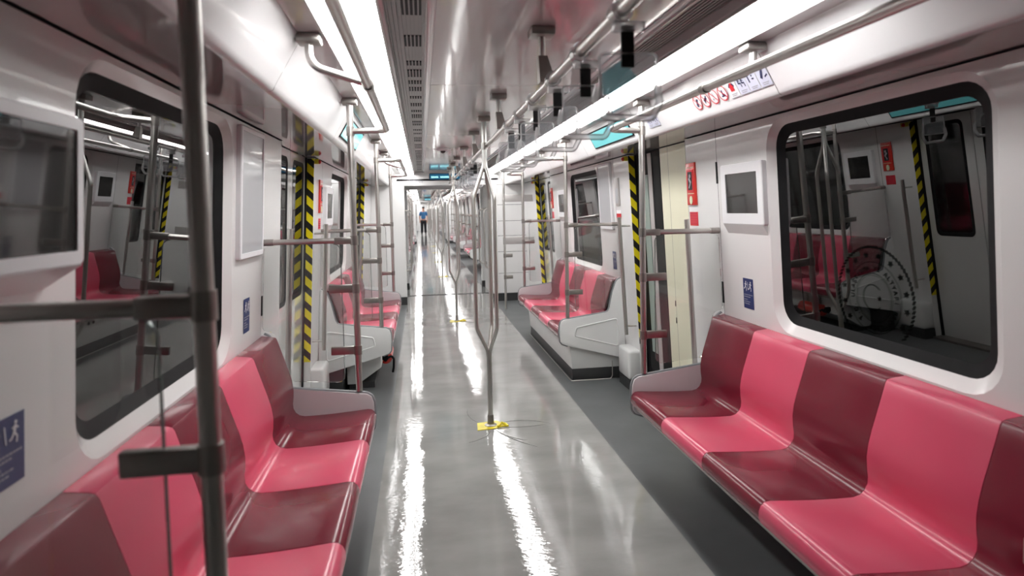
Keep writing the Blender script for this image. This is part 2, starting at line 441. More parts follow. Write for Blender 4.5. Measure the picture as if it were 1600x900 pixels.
# ---- car shell
def shell(idx, ya, yb, doors, benches, cream_doors=()):
    """one carriage interior between ya and yb"""
    sides = ((-1, 'left'), (1, 'right'))
    for s, nm in sides:
        side_wall(s, ya, yb, benches, doors, 'wall_' + nm)
        for yc in benches: window(s, yc)
        for yd in doors: door(s, yd, (s, yd) in cream_doors)
    # floor slab
    mb = MB(); mb.box(-1.34, 1.34, ya, yb, -.04, 0.0)
    o = mb.build('floor', SIDEFLOOR, smooth=False); struct('', ob=o)
    # ceiling: centre panels with thin joints, side lips
    mb = MB()
    cuts = [ya] + [y for y in [ya0 for ya0 in seams(ya, yb)]] + [yb]
    for a, b in zip(cuts, cuts[1:]):
        mb.box(-.393, .393, a + .002, b - .002, 2.100, 2.112)
    for s in (-1, 1):
        mb.box(s * .725, s * .802, ya, yb, 2.060, 2.075)
        mb.box(s * .398, s * .393, ya, yb, 2.085, 2.13)
        mb.box(s * .520, s * .535, ya, yb, 2.066, 2.13)
    o = mb.build('ceiling', CEIL, smooth=False); struct('', ob=o)
    mb = MB(); mb.box(-1.4, 1.4, ya, yb, 2.16, 2.18); mb.build('roof_liner', DARK, o, smooth=False)
    mb = MB(); mb.box(-.393, .393, ya, yb, 2.114, 2.12); mb.build('joint_backing', DARK, o, smooth=False)
    # white edge bead beside each vent
    mb = MB()
    for s in (-1, 1): mb.box(s * .366, s * .393, ya, yb, 2.094, 2.1005, .003)
    mb.build('edge_bead', COVE, o)
    # coves with soffit
    for s, nm in sides:
        mb = MB(); cuts = [ya] + seams2(ya, yb, doors, benches) + [yb]
        prof = [(.802, 2.062), (.815, 2.040), (.892, 1.905), (.899, 1.890), (.910, 1.8835), (.925, 1.8825)]
        for a, b in zip(cuts, cuts[1:]):
            mb.loft([[(s * x, a + .0015, z) for x, z in prof], [(s * x, b - .0015, z) for x, z in prof]])
        TN[0] += 1
        o = mb.build('trim_%d' % TN[0], COVE); struct('', ob=o)
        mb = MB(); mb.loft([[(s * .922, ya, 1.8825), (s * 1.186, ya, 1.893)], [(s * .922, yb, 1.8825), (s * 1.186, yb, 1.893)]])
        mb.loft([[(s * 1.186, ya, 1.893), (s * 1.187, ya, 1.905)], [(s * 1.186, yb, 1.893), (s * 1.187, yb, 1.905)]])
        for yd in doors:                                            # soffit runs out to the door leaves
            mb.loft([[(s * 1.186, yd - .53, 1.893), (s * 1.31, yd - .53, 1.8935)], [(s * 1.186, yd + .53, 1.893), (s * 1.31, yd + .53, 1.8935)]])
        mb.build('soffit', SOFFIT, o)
        mb = MB(); mb.loft([[(s * .80, ya, 2.09), (s * .93, ya, 1.93), (s * 1.40, ya, 1.93)], [(s * .80, yb, 2.09), (s * .93, yb, 1.93), (s * 1.40, yb, 1.93)]]); mb.build('backing', DARK, o, smooth=False)
def seams(ya, yb):
    out = []; y = 3.08
    while y > ya + .4: y -= 2.04
    y += 2.04
    while y < yb - .4:
        if y > ya + .3: out.append(y)
        y += 2.04
    return out
def seams2(ya, yb, doors, benches):
    return sorted([y for y in benches if ya < y < yb] + [yd + d for yd in doors for d in (-.62, .62) if ya < yd + d < yb])

def end_wall(y, into, x0=.69):
    """bulkhead with portal; into = +1 when the carriage lies on the -Y side"""
    o_y0, o_y1 = (y, y + .10) if into > 0 else (y - .10, y)
    mb = MB()
    if into > 0:
        zs = [.125, .45, .80, 1.06, 1.30, 1.56, 1.885]
        for a, b in zip(zs, zs[1:]): mb.box(x0 + .09, 1.30, o_y0, o_y1, a + .003, b - .003)
        mb.box(x0, x0 + .09, o_y0 - .012, o_y1, .125, 1.885, .008)
    else:
        mb.box(x0, 1.30, o_y0, o_y1, .125, 1.885)
    mb.box(-1.30, -x0, o_y0, o_y1, .125, 1.885, .004)
    mb.box(-1.30, 1.30, o_y0, o_y1, 1.887, 2.16, .004)
    EN[0] += 1
    o = mb.build('wall_end', WHITE, smooth=False); struct('', ob=o)
    mb = MB(); mb.box(x0 + .01, 1.28, o_y0 + .02, o_y1, .1, 1.88); mb.build('backing', DARK, o, smooth=False)
    for a, b in ((x0, 1.3), (-1.3, -x0)):
        mb = MB(); mb.box(a, b, o_y0 - .008, o_y1, 0, .125); k = mb.build('baseboard_end', CHAR, smooth=False); struct('', ob=k)
    return o
EN = [0]
def gangway(ya, yb):
    for s, nm in ((-1, 'left'), (1, 'right')):
        mb = MB(); n = 14; L = yb - ya - .2
        prof = []
        for i in range(n * 4 + 1):
            prof.append((s * (.755 + .012 * math.cos(i * PI / 2)), ya + .1 + L * i / (n * 4)))
        mb.loft([[(x, y, 0) for x, y in prof], [(x, y, 1.98) for x, y in prof]])
        o = mb.build('wall_' + nm, WHITE); struct('', ob=o)
    mb = MB(); mb.box(-.8, .8, ya, yb, 1.96, 1.99); o = mb.build('ceiling', CEIL, smooth=False); struct('', ob=o)
    ym = (ya + yb) / 2
    mb = MB(); mb.box(-.78, .78, ya, ym - .012, -.04, .0035); mb.mi = 1; mb.box(-.78, .78, ym + .012, yb, -.04, .0035); mb.box(-.78, .78, ym - .03, ym + .03, -.06, -.03)
    o = mb.build('floor', [FILM if ya < 12 else FILM2, FILM2], smooth=False); struct('', ob=o)
    mb = MB(); mb.box(-.72, .72, ym - .05, ym + .05, -.03, .006, .002); TN[0] += 1
    o = mb.build('trim_%d' % TN[0], BLACK, smooth=False); struct('', ob=o)

C1 = (-2.9, 9.85); C2 = (11.85, 28.1); C3 = (30.1, 47.2)
D1 = [0.09, 4.16, 8.20]; B1 = [2.14, 6.165]; YB0 = -1.93
D2 = [13.87, 17.92, 21.97, 26.02]; B2 = [15.90, 19.95, 24.0]
D3 = [32.1, 36.15, 40.2, 44.25]; B3 = [34.1, 38.18, 42.2]
shell(1, *C1, D1, B1, {(1, 4.16), (1, 0.09)})
shell(2, *C2, D2, B2)
shell(3, *C3, D3, B3)
gangway(9.85, 11.85); gangway(28.1, 30.1)
EW1 = end_wall(9.85, 1); end_wall(11.85, -1); end_wall(28.1, 1); end_wall(30.1, -1)
for y, nm in ((-2.9, 'wall_added_rear'), (47.2, 'wall_front')):  # rear wall is added out of view to keep bounced light in
    mb = MB(); mb.box(-1.4, 1.4, y, y + (.06 if y > 0 else -.06), 0, 2.2); o = mb.build(nm, WHITE, smooth=False); struct('', ob=o)
# tunnel beyond the windows
for s, nm in ((-1, 'left'), (1, 'right')):
    mb = MB(); mb.box(s * 2.9, s * 3.0, -6, 50, -1.2, 4.0); o = mb.build('wall_tunnel_' + nm, TUNNEL, smooth=False); struct('', ob=o)

# ---- lights and vents
def ceiling_light(s, ya, yb, label, group=None):
    t = thing('ceiling_light', label, 'ceiling light', (s * .63, (ya + yb) / 2, 2.06), group)
    mb = MB(); mb.box(s * .538, s * .722, ya, yb, 2.062, 2.071, .003); mb.build('diffuser', LIGHT, t)
    mb = MB(); mb.box(s * .530, s * .538, ya, yb, 2.058, 2.09); mb.box(s * .722, s * .730, ya, yb, 2.056, 2.09)
    mb.box(s * .532, s * .728, ya, yb, 2.073, 2.09)
    mb.build('channel', GREY, t, smooth=False)
LG = 'light strips of the far carriages'
ceiling_light(-1, 1.60, 9.83, 'long white light strip in the ceiling left of the slatted vent')
ceiling_light(1, 1.50, 9.83, 'long white light strip in the ceiling above the right wall, behind the hanging handles')
for (a, b) in ((11.97, 27.98), (30.22, 47.1)):
    for s in (-1, 1): ceiling_light(s, a, b, 'white ceiling light strip of a carriage beyond the end doorway', LG)

def ceiling_vent(s, ya, yb, label, group=None, slots=True):
    t = thing('ceiling_vent', label, 'vent', (s * .458, (ya + yb) / 2, 2.09), group)
    mb = MB(); mb.box(s * .398, s * .520, ya, yb, 2.112, 2.12); mb.build('backing_plate', GREY, t, smooth=False)
    mb = MB()
    for k in range(9):
        x = .404 + k * .0138; mb.box(s * x, s * (x + .0045), ya, yb, 2.098, 2.1125)
    mb.build('slats', VENTW, t, smooth=False)
    if slots:
        y = ya + .25; rr = random.Random(3)
        while y < yb - .3:
            L = rr.choice((.06, .09, .14, .07)); mb = MB(); mb.box(s * .410, s * .472, y, y + L, 2.1085, 2.113); mb.build('air_slot', DARK, t, smooth=False); y += L + rr.choice((.07, .11, .16, .24, .09))
ceiling_vent(-1, -2.8, 9.83, 'long slatted grey vent with dark slots beside the left light strip')
ceiling_vent(1, -2.8, 9.83, 'long slatted grey vent in the ceiling beside the right light strip')
for (a, b) in ((11.97, 27.98), (30.22, 47.1)):
    for s in (-1, 1): ceiling_vent(s, a, b, 'grey slatted ceiling vent of a carriage beyond the end doorway', 'vents of the far carriages', False)

# ---- plastic film on the aisle
def film(ya, yb, nx, ny, label, name='floor_film', feet=(), m=None):
    t = thing(name, label, 'floor film', (0, (ya + yb) / 2, 0))
    mb = MB(); rows = []
    for j in range(ny + 1):
        y = ya + (yb - ya) * j / ny; row = []
        for i in range(nx + 1):
            x = -.69 + 1.38 * i / nx
            e = min(1, (1 - abs(2 * i / nx - 1)) * 12)
            z = .0035 + e * .0008 * noise.noise(Vector((x * 3.0, y * 2.1, 1.3))) + e * .0006 * noise.noise(Vector((x * 8, y * 5.5, 7)))
            row.append((x, y, z))
        rows.append(row)
    mb.loft(rows); 
    mb.build('sheet', m or FILM, t)
    for (fx, fy) in feet:
        rr = random.Random(int(fy * 10))
        for k in range(6):
            a0 = rr.uniform(-2.6, -.2) if k < 4 else rr.uniform(0, 3); L = rr.uniform(.18, .5); cv = rr.uniform(-.8, .8); pts = []
            for q in range(12):
                u = q / 11; a = a0 + cv * u; r = .10 + L * u
                pts.append((fx + r * math.cos(a) * .8, fy + r * math.sin(a), .004))
            mb = MB(); mb.tube(pts, .004, 6, radii=[.0008 + .0032 * math.sin(PI * (q / 11)) for q in range(12)])
            mb.build('wrinkle', FILM, t)
    return t
film(-2.8, 9.84, 46, 560, 'glossy grey plastic film laid along the aisle of the nearest carriage', feet=((0, 4.12), (0, 8.19)))
film(11.86, 28.08, 24, 300, 'glossy plastic film on the aisle of the second carriage beyond the threshold', feet=((0, 13.9),), m=FILM2)
film(30.12, 47.1, 16, 140, 'glossy plastic film on the aisle of the farthest carriage', m=FILM2)

# ------------------------------------------------------------------ benches
def seat_bench(s, yc, label):
    t = thing('seat_bench', label, 'bench', (s * 1.0, yc, 0))
    w = 2.18 / 5
    for i in range(5):
        y0 = yc - 1.09 + i * w + .0012; y1 = y0 + w - .0024
        prof = [(s * x, z) for x, z in SEATP]
        under = []
        for i2, (x, z) in enumerate(SEATP):
            a = Vector(SEATP[max(0, i2 - 1)]); b = Vector(SEATP[min(len(SEATP) - 1, i2 + 1)]); d = (b - a).normalized()
            n = Vector((-d.y, d.x))                                   # towards wall / floor
            under.append((s * min(1.247, x + n.x * .012), z + n.y * .012))
        loop = prof + under[::-1]
        mb = MB()
        secs = []
        for (y, k) in ((y0, .0012), (y0 + .003, 0), (y1 - .003, 0), (y1, .0012)):
            secs.append([(x, y, z - k) for x, z in loop])
        mb.loft(secs, closed=True, capped=False)
        for y in (y0, y1): mb.loft([[(x, y, z - .0012) for x, z in prof], [(x, y, z - .0012) for x, z in under]])
        bmesh.ops.remove_doubles(mb.bm, verts=mb.bm.verts[:], dist=1e-6)
        mb.build('seat', MAROON if i % 2 == 0 else PINK, t)
    for ys, outw in ((yc + 1.09, 1), (yc - 1.09, -1)):
        poly = [(.762,.316),(.722,.330),(.706,.352),(.700,.43),(.703,.490),(.714,.522),(.738,.537),(.86,.552),(1.112,.584),(1.128,.594),(1.140,.625),(1.170,.762),(1.198,.838),(1.215,.860),(1.238,.872),(1.248,.870),(1.270,.45),(1.284,.172)]
        th = .034
        mb = MB(); mb.prism([(s * x, ys, z) for x, z in poly], (0, outw * th, 0), bev=.004)
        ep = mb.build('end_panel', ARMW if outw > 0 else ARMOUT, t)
        mb = MB(); mb.tube(fillet([(s * x, ys + outw * th * .5, z) for x, z in [(.770,.312)] + poly[1:15]], .02, 3), .0105, 8, radii=None); mb.build('edge_trim', RIM, ep)
        inset = [(.83,.395),(.845,.465),(1.205,.530),(1.215,.290)]
        ins = [(s * x, ys + outw * th, z) for x, z in inset]
        mb = MB(); mb.tube(fillet(ins, .02, 4, closed=True), .006, 8, closed=True); 
        mb.build('moulded_rib', ARMOUT, ep)
    mb = MB(); mb.box(s * .715, s * .765, yc - 1.085, yc + 1.085, .355, .405, .006); mb.box(s * .98, s * 1.03, yc - 1.085, yc + 1.085, .375, .42, .006)
    mb.build('support_beam', STEELD, t)
    mb = MB()
    for d in (-.7, 0, .7): mb.prism([(s * .98, yc + d, .375), (s * 1.268, yc + d, .365), (s * 1.268, yc + d, .425), (s * .98, yc + d, .415)], (0, .03, 0))
    mb.build('cantilever_bracket', STEELD, t, smooth=False)
    return t
benR = seat_bench(1, B1[0], 'pink and dark red five-seat bench under the right window nearest the camera')
benL = seat_bench(-1, B1[0], 'pink and dark red five-seat bench under the left window, behind the foreground pole')
copy_tree(benR, (0, B1[1] - B1[0], 0), label='five-seat pink bench on the right beyond the doorway, above the white equipment box')
copy_tree(benL, (0, B1[1] - B1[0], 0), label='five-seat pink bench on the left beyond the doorway, above the red extinguisher')
for b in B2:
    copy_tree(benR, (0, b - B1[0], 0), label='pink seat bench along the right wall of the second carriage', group='right benches of the second carriage')
    copy_tree(benL, (0, b - B1[0], 0), label='pink seat bench along the left wall of the second carriage', group='left benches of the second carriage')
for b in B3:
    copy_tree(benR, (0, b - B1[0], 0), label='tiny pink seat bench on the right of the farthest carriage', group='right benches of the farthest carriage')

# ------------------------------------------------------------------ windscreen poles
def windscreen_pole(s, y, label, bottom=.5645):
    t = thing('windscreen_pole', label, 'grab pole', (s * .775, y, bottom))
    x = s * .775
    mb = MB(); mb.tube([(x, y, bottom - .012), (x, y, 2.05)], .0165, 16); mb.build('pole', STEEL, t)
    mb = MB(); mb.box(x - .038, x + .038, y - .034, y + .034, 2.028, 2.061, .006); mb.build('ceiling_bracket', STEELD, t)
    xo = s * (W(1.338) - .002)
    mb = MB(); mb.tube([(x + s * .09, y, 1.338), (xo, y, 1.338)], .0145, 14); mb.build('crossbar', STEEL, t)
    mb = MB(); mb.tube([(xo - s * .05, y, 1.338), (xo, y, 1.338)], .0175, 14); mb.build('wall_socket', STEELD, t)
    mb = MB(); mb.tube([(x, y, 1.314), (x, y, 1.362)], .0205, 16); mb.box(x, x + s * .10, y - .015, y + .015, 1.320, 1.356, .006)
    mb.build('collar', STEELD, t)
    for z in (1.090, .768):
        mb = MB(); mb.tube([(x, y, z - .024), (x, y, z + .024)], .0205, 16)
        mb.box(x + s * .01, x + s * .135, y - .011, y + .011, z - .021, z + .021, .004); mb.build('clip', STEELD, t)
    # clear sheet
    o2 = [(x + s * .075, .62), (x + s * .075, 1.29)]
    zs = .60
    poly = fillet([(x + s * .07, y - .003, .60), (x + s * .07, y - .003, 1.322), (s * (W(1.322) - .004), y - .003, 1.322), (s * (W(.88) - .004), y - .003, .885), (s * 1.192, y - .003, .885), (s * 1.122, y - .003, .622)], .035, 5, closed=True)
    mb = MB(); mb.prism(poly, (0, .006, 0)); gp = mb.build('glass_panel', ACRYL, t, smooth=False)
    mb = MB(); mb.tube([Vector(v) + Vector((0, .003, 0)) for v in poly[3:12]], .0028, 6); mb.build('polished_edge', GEDGE, gp)
    return t
WPR, WPL = {}, {}
ysA, ysB = B1[0] - 1.107, B1[0] + 1.107
wl = windscreen_pole(-1, ysA, 'large blurred steel pole in the left foreground with a bar to the wall')
wr = windscreen_pole(1, ysA, 'steel pole at the near end of the right bench, at the right photo edge')
ysE = B1[1] - 1.107; ysD = B1[1] + 1.107
copy_tree(wl, (0, ysB - ysA, 0), label='steel pole with crossbar at the far end of the near left bench')
copy_tree(wr, (0, ysB - ysA, 0), label='steel pole with crossbar at the far end of the near right bench')
copy_tree(wl, (0, ysE - ysA, 0), label='steel pole standing on the near end panel of the second left bench')
copy_tree(wr, (0, ysE - ysA, 0), label='steel pole standing on the near end panel of the second right bench')
copy_tree(wl, (0, ysD - ysA, 0), label='thin steel pole at the far end of the second left bench, by the end wall')
copy_tree(wr, (0, ysD - ysA, 0), label='thin steel pole at the far end of the second right bench, by the end wall')
for bs, nm in ((B2, 'second'), (B3, 'farthest')):
    for b in bs:
        for d in (-1.107, 1.107):
            copy_tree(wr, (0, b + d - ysA, 0), label='tiny steel pole with clear screen on the right of the %s carriage' % nm, group='right windscreen poles of the %s carriage' % nm)
            copy_tree(wl, (0, b + d - ysA, 0), label='tiny steel pole with clear screen on the left of the %s carriage' % nm, group='left windscreen poles of the %s carriage' % nm)

# pole with grey boards by the right end wall
t = thing('end_pole', 'slim steel pole with wide grey boards before the grooved white end wall, right', 'grab pole', (.775, 9.0, 0))
mb = MB(); mb.tube([(.775, 9.0, 0), (.775, 9.0, 2.05)], .0165, 14); mb.build('pole', STEEL, t)
mb = MB(); mb.box(.74, .81, 8.97, 9.03, 2.03, 2.061, .005); mb.build('ceiling_bracket', STEELD, t)
for z in (1.645, 1.02):
    mb = MB(); mb.tube([(.775, 9, z - .05), (.775, 9, z + .05)], .022, 12); mb.box(.78, 1.22, 8.985, 9.015, z - .052, z + .052, .008); mb.build('board', GREY, t)
for z in (.80, .48):
    mb = MB(); mb.tube([(.775, 9, z - .03), (.775, 9, z + .03)], .021, 12); mb.box(.785, .89, 8.985, 9.015, z - .026, z + .026, .005); mb.build('clip', STEELD, t)

# ------------------------------------------------------------------ overhead handrails
def overhead_handrail(s, yc, label):
    t = thing('overhead_handrail', label, 'handrail', (s * .59, yc, 1.9))
    ya, yb = yc - 1.107, yc + 1.107; x, xi = s * .775, s * .59
    pts = fillet([(x, ya, 1.895), (xi, ya + .015, 1.897), (xi, yc, 1.90), (xi, yb - .015, 1.897), (x, yb, 1.895)], .055, 7)
    mb = MB(); mb.tube(pts, .0155, 14); mb.build('rail', STEEL, t)
    for yy in (ya, yb): mb = MB(); mb.tube([(x, yy, 1.872), (x, yy, 1.918)], .0205, 14); mb.build('pole_collar', STEELD, t)
    yA = yc - .035
    mb = MB(); mb.tube(fillet([(s * .775, yA, 2.05), (s * .775, yA, 1.962), (xi + s * .012, yA, 1.908)], .065, 8), .0135, 12); mb.build('support_arm', STEEL, t)
    mb = MB(); mb.box(s * .735, s * .812, yA - .036, yA + .036, 2.030, 2.061, .008); mb.build('mounting_pad', STEELD, t)
    mb = MB(); mb.tube([(xi, yA - .016, 1.90), (xi, yA + .016, 1.90)], .0205, 14); mb.build('joint_ring', STEELD, t)
    return t
hr = overhead_handrail(1, B1[0], 'long overhead steel handrail above the near right bench, running out of frame')
hl = overhead_handrail(-1, B1[0], 'overhead steel handrail crossing the left light strip above the near left bench')
copy_tree(hr, (0, B1[1] - B1[0], 0), label='overhead handrail above the second right bench, behind the clear handles')
copy_tree(hl, (0, B1[1] - B1[0], 0), label='overhead handrail loop above the second left bench, seen end on')
for bs, nm in ((B2, 'second'), (B3, 'farthest')):
    for b in bs:
        copy_tree(hr, (0, b - B1[0], 0), label='small overhead handrail on the right of the %s carriage' % nm, group='right handrails of the %s carriage' % nm)
        copy_tree(hl, (0, b - B1[0], 0), label='small overhead handrail on the left of the %s carriage' % nm, group='left handrails of the %s carriage' % nm)

# ------------------------------------------------------------------ three-branch centre poles
def tripod_pole(y, label):
    t = thing('branched_pole', label, 'grab pole', (0, y, 0))
    mb = MB(); mb.tube([(0, y, .01), (0, y, .53)], .0165, 16); mb.build('lower_pole', STEEL, t)
    mb = MB(); mb.lathe([(.042, .005), (.042, .011), (.030, .014), (.023, .018), (.0215, .075), (.0175, .082)], 0, y, 20); mb.build('foot_collar', STEELD, t)
    for k in range(3):
        a = math.radians(180 + 120 * k + 8); dx, dy = math.cos(a), math.sin(a)
        R = .083
        pts = fillet([(dx * .006, y + dy * .006, .49), (dx * .010, y + dy * .010, .525), (dx * R, y + dy * R, .685), (dx * R, y + dy * R, 1.565), (dx * .010, y + dy * .010, 1.765), (dx * .006, y + dy * .006, 1.80)], .10, 7)
        mb = MB(); mb.tube(pts, .0125, 12); mb.build('branch', STEEL, t)
    mb = MB(); mb.tube([(0, y, 1.755), (0, y, 2.095)], .0165, 16); mb.build('upper_pole', STEEL, t)
    mb = MB(); mb.tube([(0, y, 1.882), (0, y, 1.93)], .0225, 14); mb.build('rail_collar', STEELD, t)
    mb = MB(); mb.box(-.042, .042, y - .042, y + .042, 2.068, 2.1015, .006); mb.build('mounting_block', STEELD, t)
    return t
tp = tripod_pole(4.12, 'nearest three-branched steel pole standing mid-aisle on yellow tape')
copy_tree(tp, (0, 8.19 - 4.12, 0), label='second three-branched pole, standing mid-aisle just before the end doorway')
for d in D2: copy_tree(tp, (0, d - 4.12, 0), label='branched pole mid-aisle in the second carriage', group='branched poles of the second carriage')
for d in D3: copy_tree(tp, (0, d - 4.12, 0), label='tiny branched pole mid-aisle in the farthest carriage', group='branched poles of the farthest carriage')

def foot_tape(y, label, group=None):
    t = thing('foot_tape', label, 'tape', (0, y, 0), group)
    mb = MB(); mb.prism([(-.098, y - .085, .0045), (.03, y - .070, .0045), (.055, y - .045, .0045), (.105, y - .04, .0045), (.085, y + .03, .0045), (.05, y + .075, .0045), (-.088, y + .055, .0045)], (0, 0, .004)); mb.build('pad', YTAPE, t)
    mb = MB(); mb.tube([(.045, y - .05, .010), (.075, y - .01, .022), (.10, y - .02, .015), (.112, y - .045, .008)], .009, 6); mb.build('loose_flap', YTAPE, t)
    return t
ft = foot_tape(4.12, 'torn yellow tape around the foot of the nearest branched pole')
copy_tree(ft, (0, 8.19 - 4.12, 0), label='yellow tape around the foot of the second branched pole')
for d in D2: copy_tree(ft, (0, d - 4.12, 0), label='yellow tape at a pole foot in the second carriage', group='foot tapes of the second carriage')

# ------------------------------------------------------------------ centre rail, hangers, straps
RX, RZ = .02, 1.912
def centre_rail(ya, yb, label):
    t = thing('centre_rail', label, 'handrail', (RX, (ya + yb) / 2, RZ))
    mb = MB(); mb.tube([(RX, ya, RZ), (RX, yb, RZ)], .0165, 14); mb.build('rail', STEEL, t)
    return t
centre_rail(.35, 9.72, 'long straight handrail under the ceiling that carries the clear hanging handles')
centre_rail(12.0, 27.95, 'straight ceiling handrail of the second carriage, far down the aisle')
centre_rail(30.3, 47.0, 'straight ceiling handrail of the farthest carriage')
def rail_hanger(y, label, group=None):
    t = thing('rail_hanger', label, 'bracket', (0, y, RZ), group)
    mb = MB(); mb.box(-.042, .042, y - .042, y + .042, 2.072, 2.1015, .006); mb.build('mounting_block', STEELD, t)
    mb = MB(); mb.tube([(0, y, 1.99), (0, y, 2.08)], .012, 12); mb.build('stem', STEEL, t)
    mb = MB(); mb.loft([[(-.016, y - .02, 2.005), (.016, y - .02, 2.005), (.016, y + .02, 2.005), (-.016, y + .02, 2.005)], [(-.012, y - .024, 1.915), (.042, y - .024, 1.915), (.042, y + .024, 1.915), (-.012, y + .024, 1.915)]], closed=True)
    mb.build('clamp', STEELD, t)
    return t
hg = rail_hanger(2.12, 'dark ceiling bracket holding the centre rail nearest the camera')
copy_tree(hg, (0, 3.33 - 2.12, 0), label='second ceiling bracket of the centre rail, just before the nearest branched pole')
copy_tree(hg, (0, 4.9 - 2.12, 0), label='ceiling bracket of the centre rail, first one behind the nearest branched pole')
copy_tree(hg, (0, 6.06 - 2.12, 0), label='ceiling bracket of the centre rail, second one behind the nearest branched pole')
copy_tree(hg, (0, 7.25 - 2.12, 0), label='ceiling bracket of the centre rail, last one before the second branched pole')
copy_tree(hg, (0, 9.1 - 2.12, 0), label='ceiling bracket of the centre rail nearest the end doorway')
for yy in (12.6, 15.0, 16.8, 19.2, 20.7, 23.2, 24.8, 27.2): copy_tree(hg, (0, yy - 2.12, 0), label='small centre rail bracket in the second carriage', group='rail brackets of the second carriage')

def hanging_strap(y, label, card=False):
    t = thing('hanging_handle', label, 'strap', (RX, y, RZ))
    cx = RX + .016
    mb = MB(); mb.tube([(RX, y - .018, RZ), (RX, y + .018, RZ)], .026, 14)
    mb.box(cx - .034, cx + .040, y - .010, y + .010, RZ - .045, RZ - .020, .005)
    mb.build('clamp', CLEAR, t)
    mb = MB(); mb.box(cx - .015, cx + .015, y - .004, y + .004, RZ - .122, RZ - .030, .002); mb.build('webbing', WEB, t)
    zt, zb, hw = RZ - .093, RZ - .190, .066
    poly = fillet([(cx - hw, y - .003, zt), (cx + hw, y - .003, zt + .002), (cx + hw, y - .003, zb), (cx - hw, y - .003, zb)], .012, 4, closed=True)
    mb = MB(); mb.prism(poly, (0, .006, 0)); cd = mb.build('card_pocket', CARD, t, smooth=False)
    mb = MB(); mb.tube(poly, .0032, 6, closed=True); mb.build('pocket_edge', CLEAR, cd)
    if card:
        mb = MB(); mb.prism([(cx - .058, y + .0035, zb + .008), (cx - .058, y + .0035, zb + .055), (cx - .012, y + .0035, zt - .012), (cx + .02, y + .0035, zt - .045), (cx + .02, y + .0035, zb + .015)], (0, .001, 0)); mb.build('teal_insert', TINT, cd, smooth=False)  # thin teal tinted sheet behind the card pocket
    h = fillet([(cx - hw - .002, y, zb + .03), (cx - hw - .010, y, zb - .008), (cx - hw + .012, y, zb - .042), (cx + hw - .012, y, zb - .044), (cx + hw + .008, y, zb - .008), (cx + hw + .002, y, zb + .03)], .015, 4)
    mb = MB(); mb.tube(h, .0085, 10); mb.build('grip', CLEAR, t)
    return t
SY = [1.335, 1.690, 2.045, 2.42, 2.79, 3.12]
names = ['clear hanging handle nearest the camera, with a teal tint', 'second clear hanging handle from the camera on the centre rail', 'third clear hanging handle from the camera on the centre rail',
         'fourth clear hanging handle from the camera on the centre rail', 'fifth clear hanging handle from the camera on the centre rail', 'sixth clear hanging handle from the camera, last before the nearest branched pole']
s0 = hanging_strap(SY[0], names[0], True)
s1 = hanging_strap(SY[1], names[1])
for y, nm in list(zip(SY, names))[2:]: copy_tree(s1, (0, y - SY[1], 0), label=nm)
ordn = ['first', 'second', 'third', 'fourth', 'fifth', 'sixth']
for k, y in enumerate((5.25, 5.6, 5.95, 6.32, 6.7, 7.05)):
    copy_tree(s1, (0, y - SY[1], 0), label='%s clear hanging handle behind the nearest branched pole' % ordn[k])
for b in B2:
    for k in range(6):
        copy_tree(s1, (0, b - .92 + k * .365 - SY[1], 0), label='tiny clear hanging handle in the second carriage', group='hanging handles of the second carriage')

# ------------------------------------------------------------------ door side posts, plinths, hazard tape
def jamb_post(s, y, label, group=None):
    x = s * 1.158; q = .085
    t = thing('door_grab_bar', label, 'grab bar', (x, y, .46), group)
    mb = MB()
    mb.tube([wp(s, y, .45, -q), wp(s, y, 1.40, -q)], .0155, 14)
    mb.build('bar', STEEL, t)
    mb = MB()
    for z in (.52, 1.33): mb = MB(); mb.tube([wp(s, y, z, -q), wp(s, y, z, .002)], .008, 10); mb.build('standoff', STEEL, t)
    return t
for s, nm in ((1, 'right'), (-1, 'left')):
    jamb_post(s, 3.475, 'vertical grab bar on the near side of the %s doorway' % nm)
    jamb_post(s, 4.745 if s > 0 else 4.745, 'vertical grab bar on the far side of the %s doorway beside the hazard tape' % nm)
    p = jamb_post(s, 7.50, 'vertical grab bar beyond the second bench on the %s' % nm)
    for yd in D1: jamb_plinth(s, yd, True); jamb_plinth(s, yd, False)
    hazard_strip(s, 4.16, 'a', 'black and yellow hazard tape on the far jamb of the %s doorway nearest the camera' % nm)
    hazard_strip(s, 8.20, 'b', 'black and yellow hazard tape on the %s jamb beyond the second bench' % nm)
    hazard_strip(s, 0.09, 'c', 'hazard tape on the %s door jamb at the camera position' % nm)
    # red lamp above the tape
    for yd, w in ((4.16, 'nearest'), (8.20, 'second')):
        t = thing('door_warning_lamp', 'small red lamp above the hazard tape at the %s %s doorway' % (w, nm), 'lamp', (s * 1.17, yd + .56, 1.85))
        mb = MB(); mb.box(s * 1.165, s * 1.197, yd + .535, yd + .585, 1.845, 1.880); mb.build('base', YTAPE, t)  # yellow base colour stands in for the hazard tape's reflection
        mb = MB(); mb.sphere((s * 1.163, yd + .552, 1.860), .016); mb.build('lens', RED, t)

# panel-edge latches
def latch(s, y, z0, z1, label):
    mb = MB(); 
    mb.prism([wp(s, y - .008, z0, -.004), wp(s, y + .008, z0, -.004), wp(s, y + .008, z1, -.004), wp(s, y - .008, z1, -.004)], (s * .012, 0, 0))
    o = mb.build('panel_latch', BLACK, smooth=False); tag(o, label, 'latch')
ye = B1[0] + 1.094
latch(1, ye, 1.60, 1.72, 'black latch in the wall panel seam above the right crossbar')
latch(1, ye, .93, 1.05, 'black latch in the wall panel seam just above the near right bench')
latch(-1, ye, 1.58, 1.71, 'black latch in the wall panel seam beside the left poster frame')
latch(-1, ye, .97, 1.07, 'black latch in the wall panel seam above the near left bench')

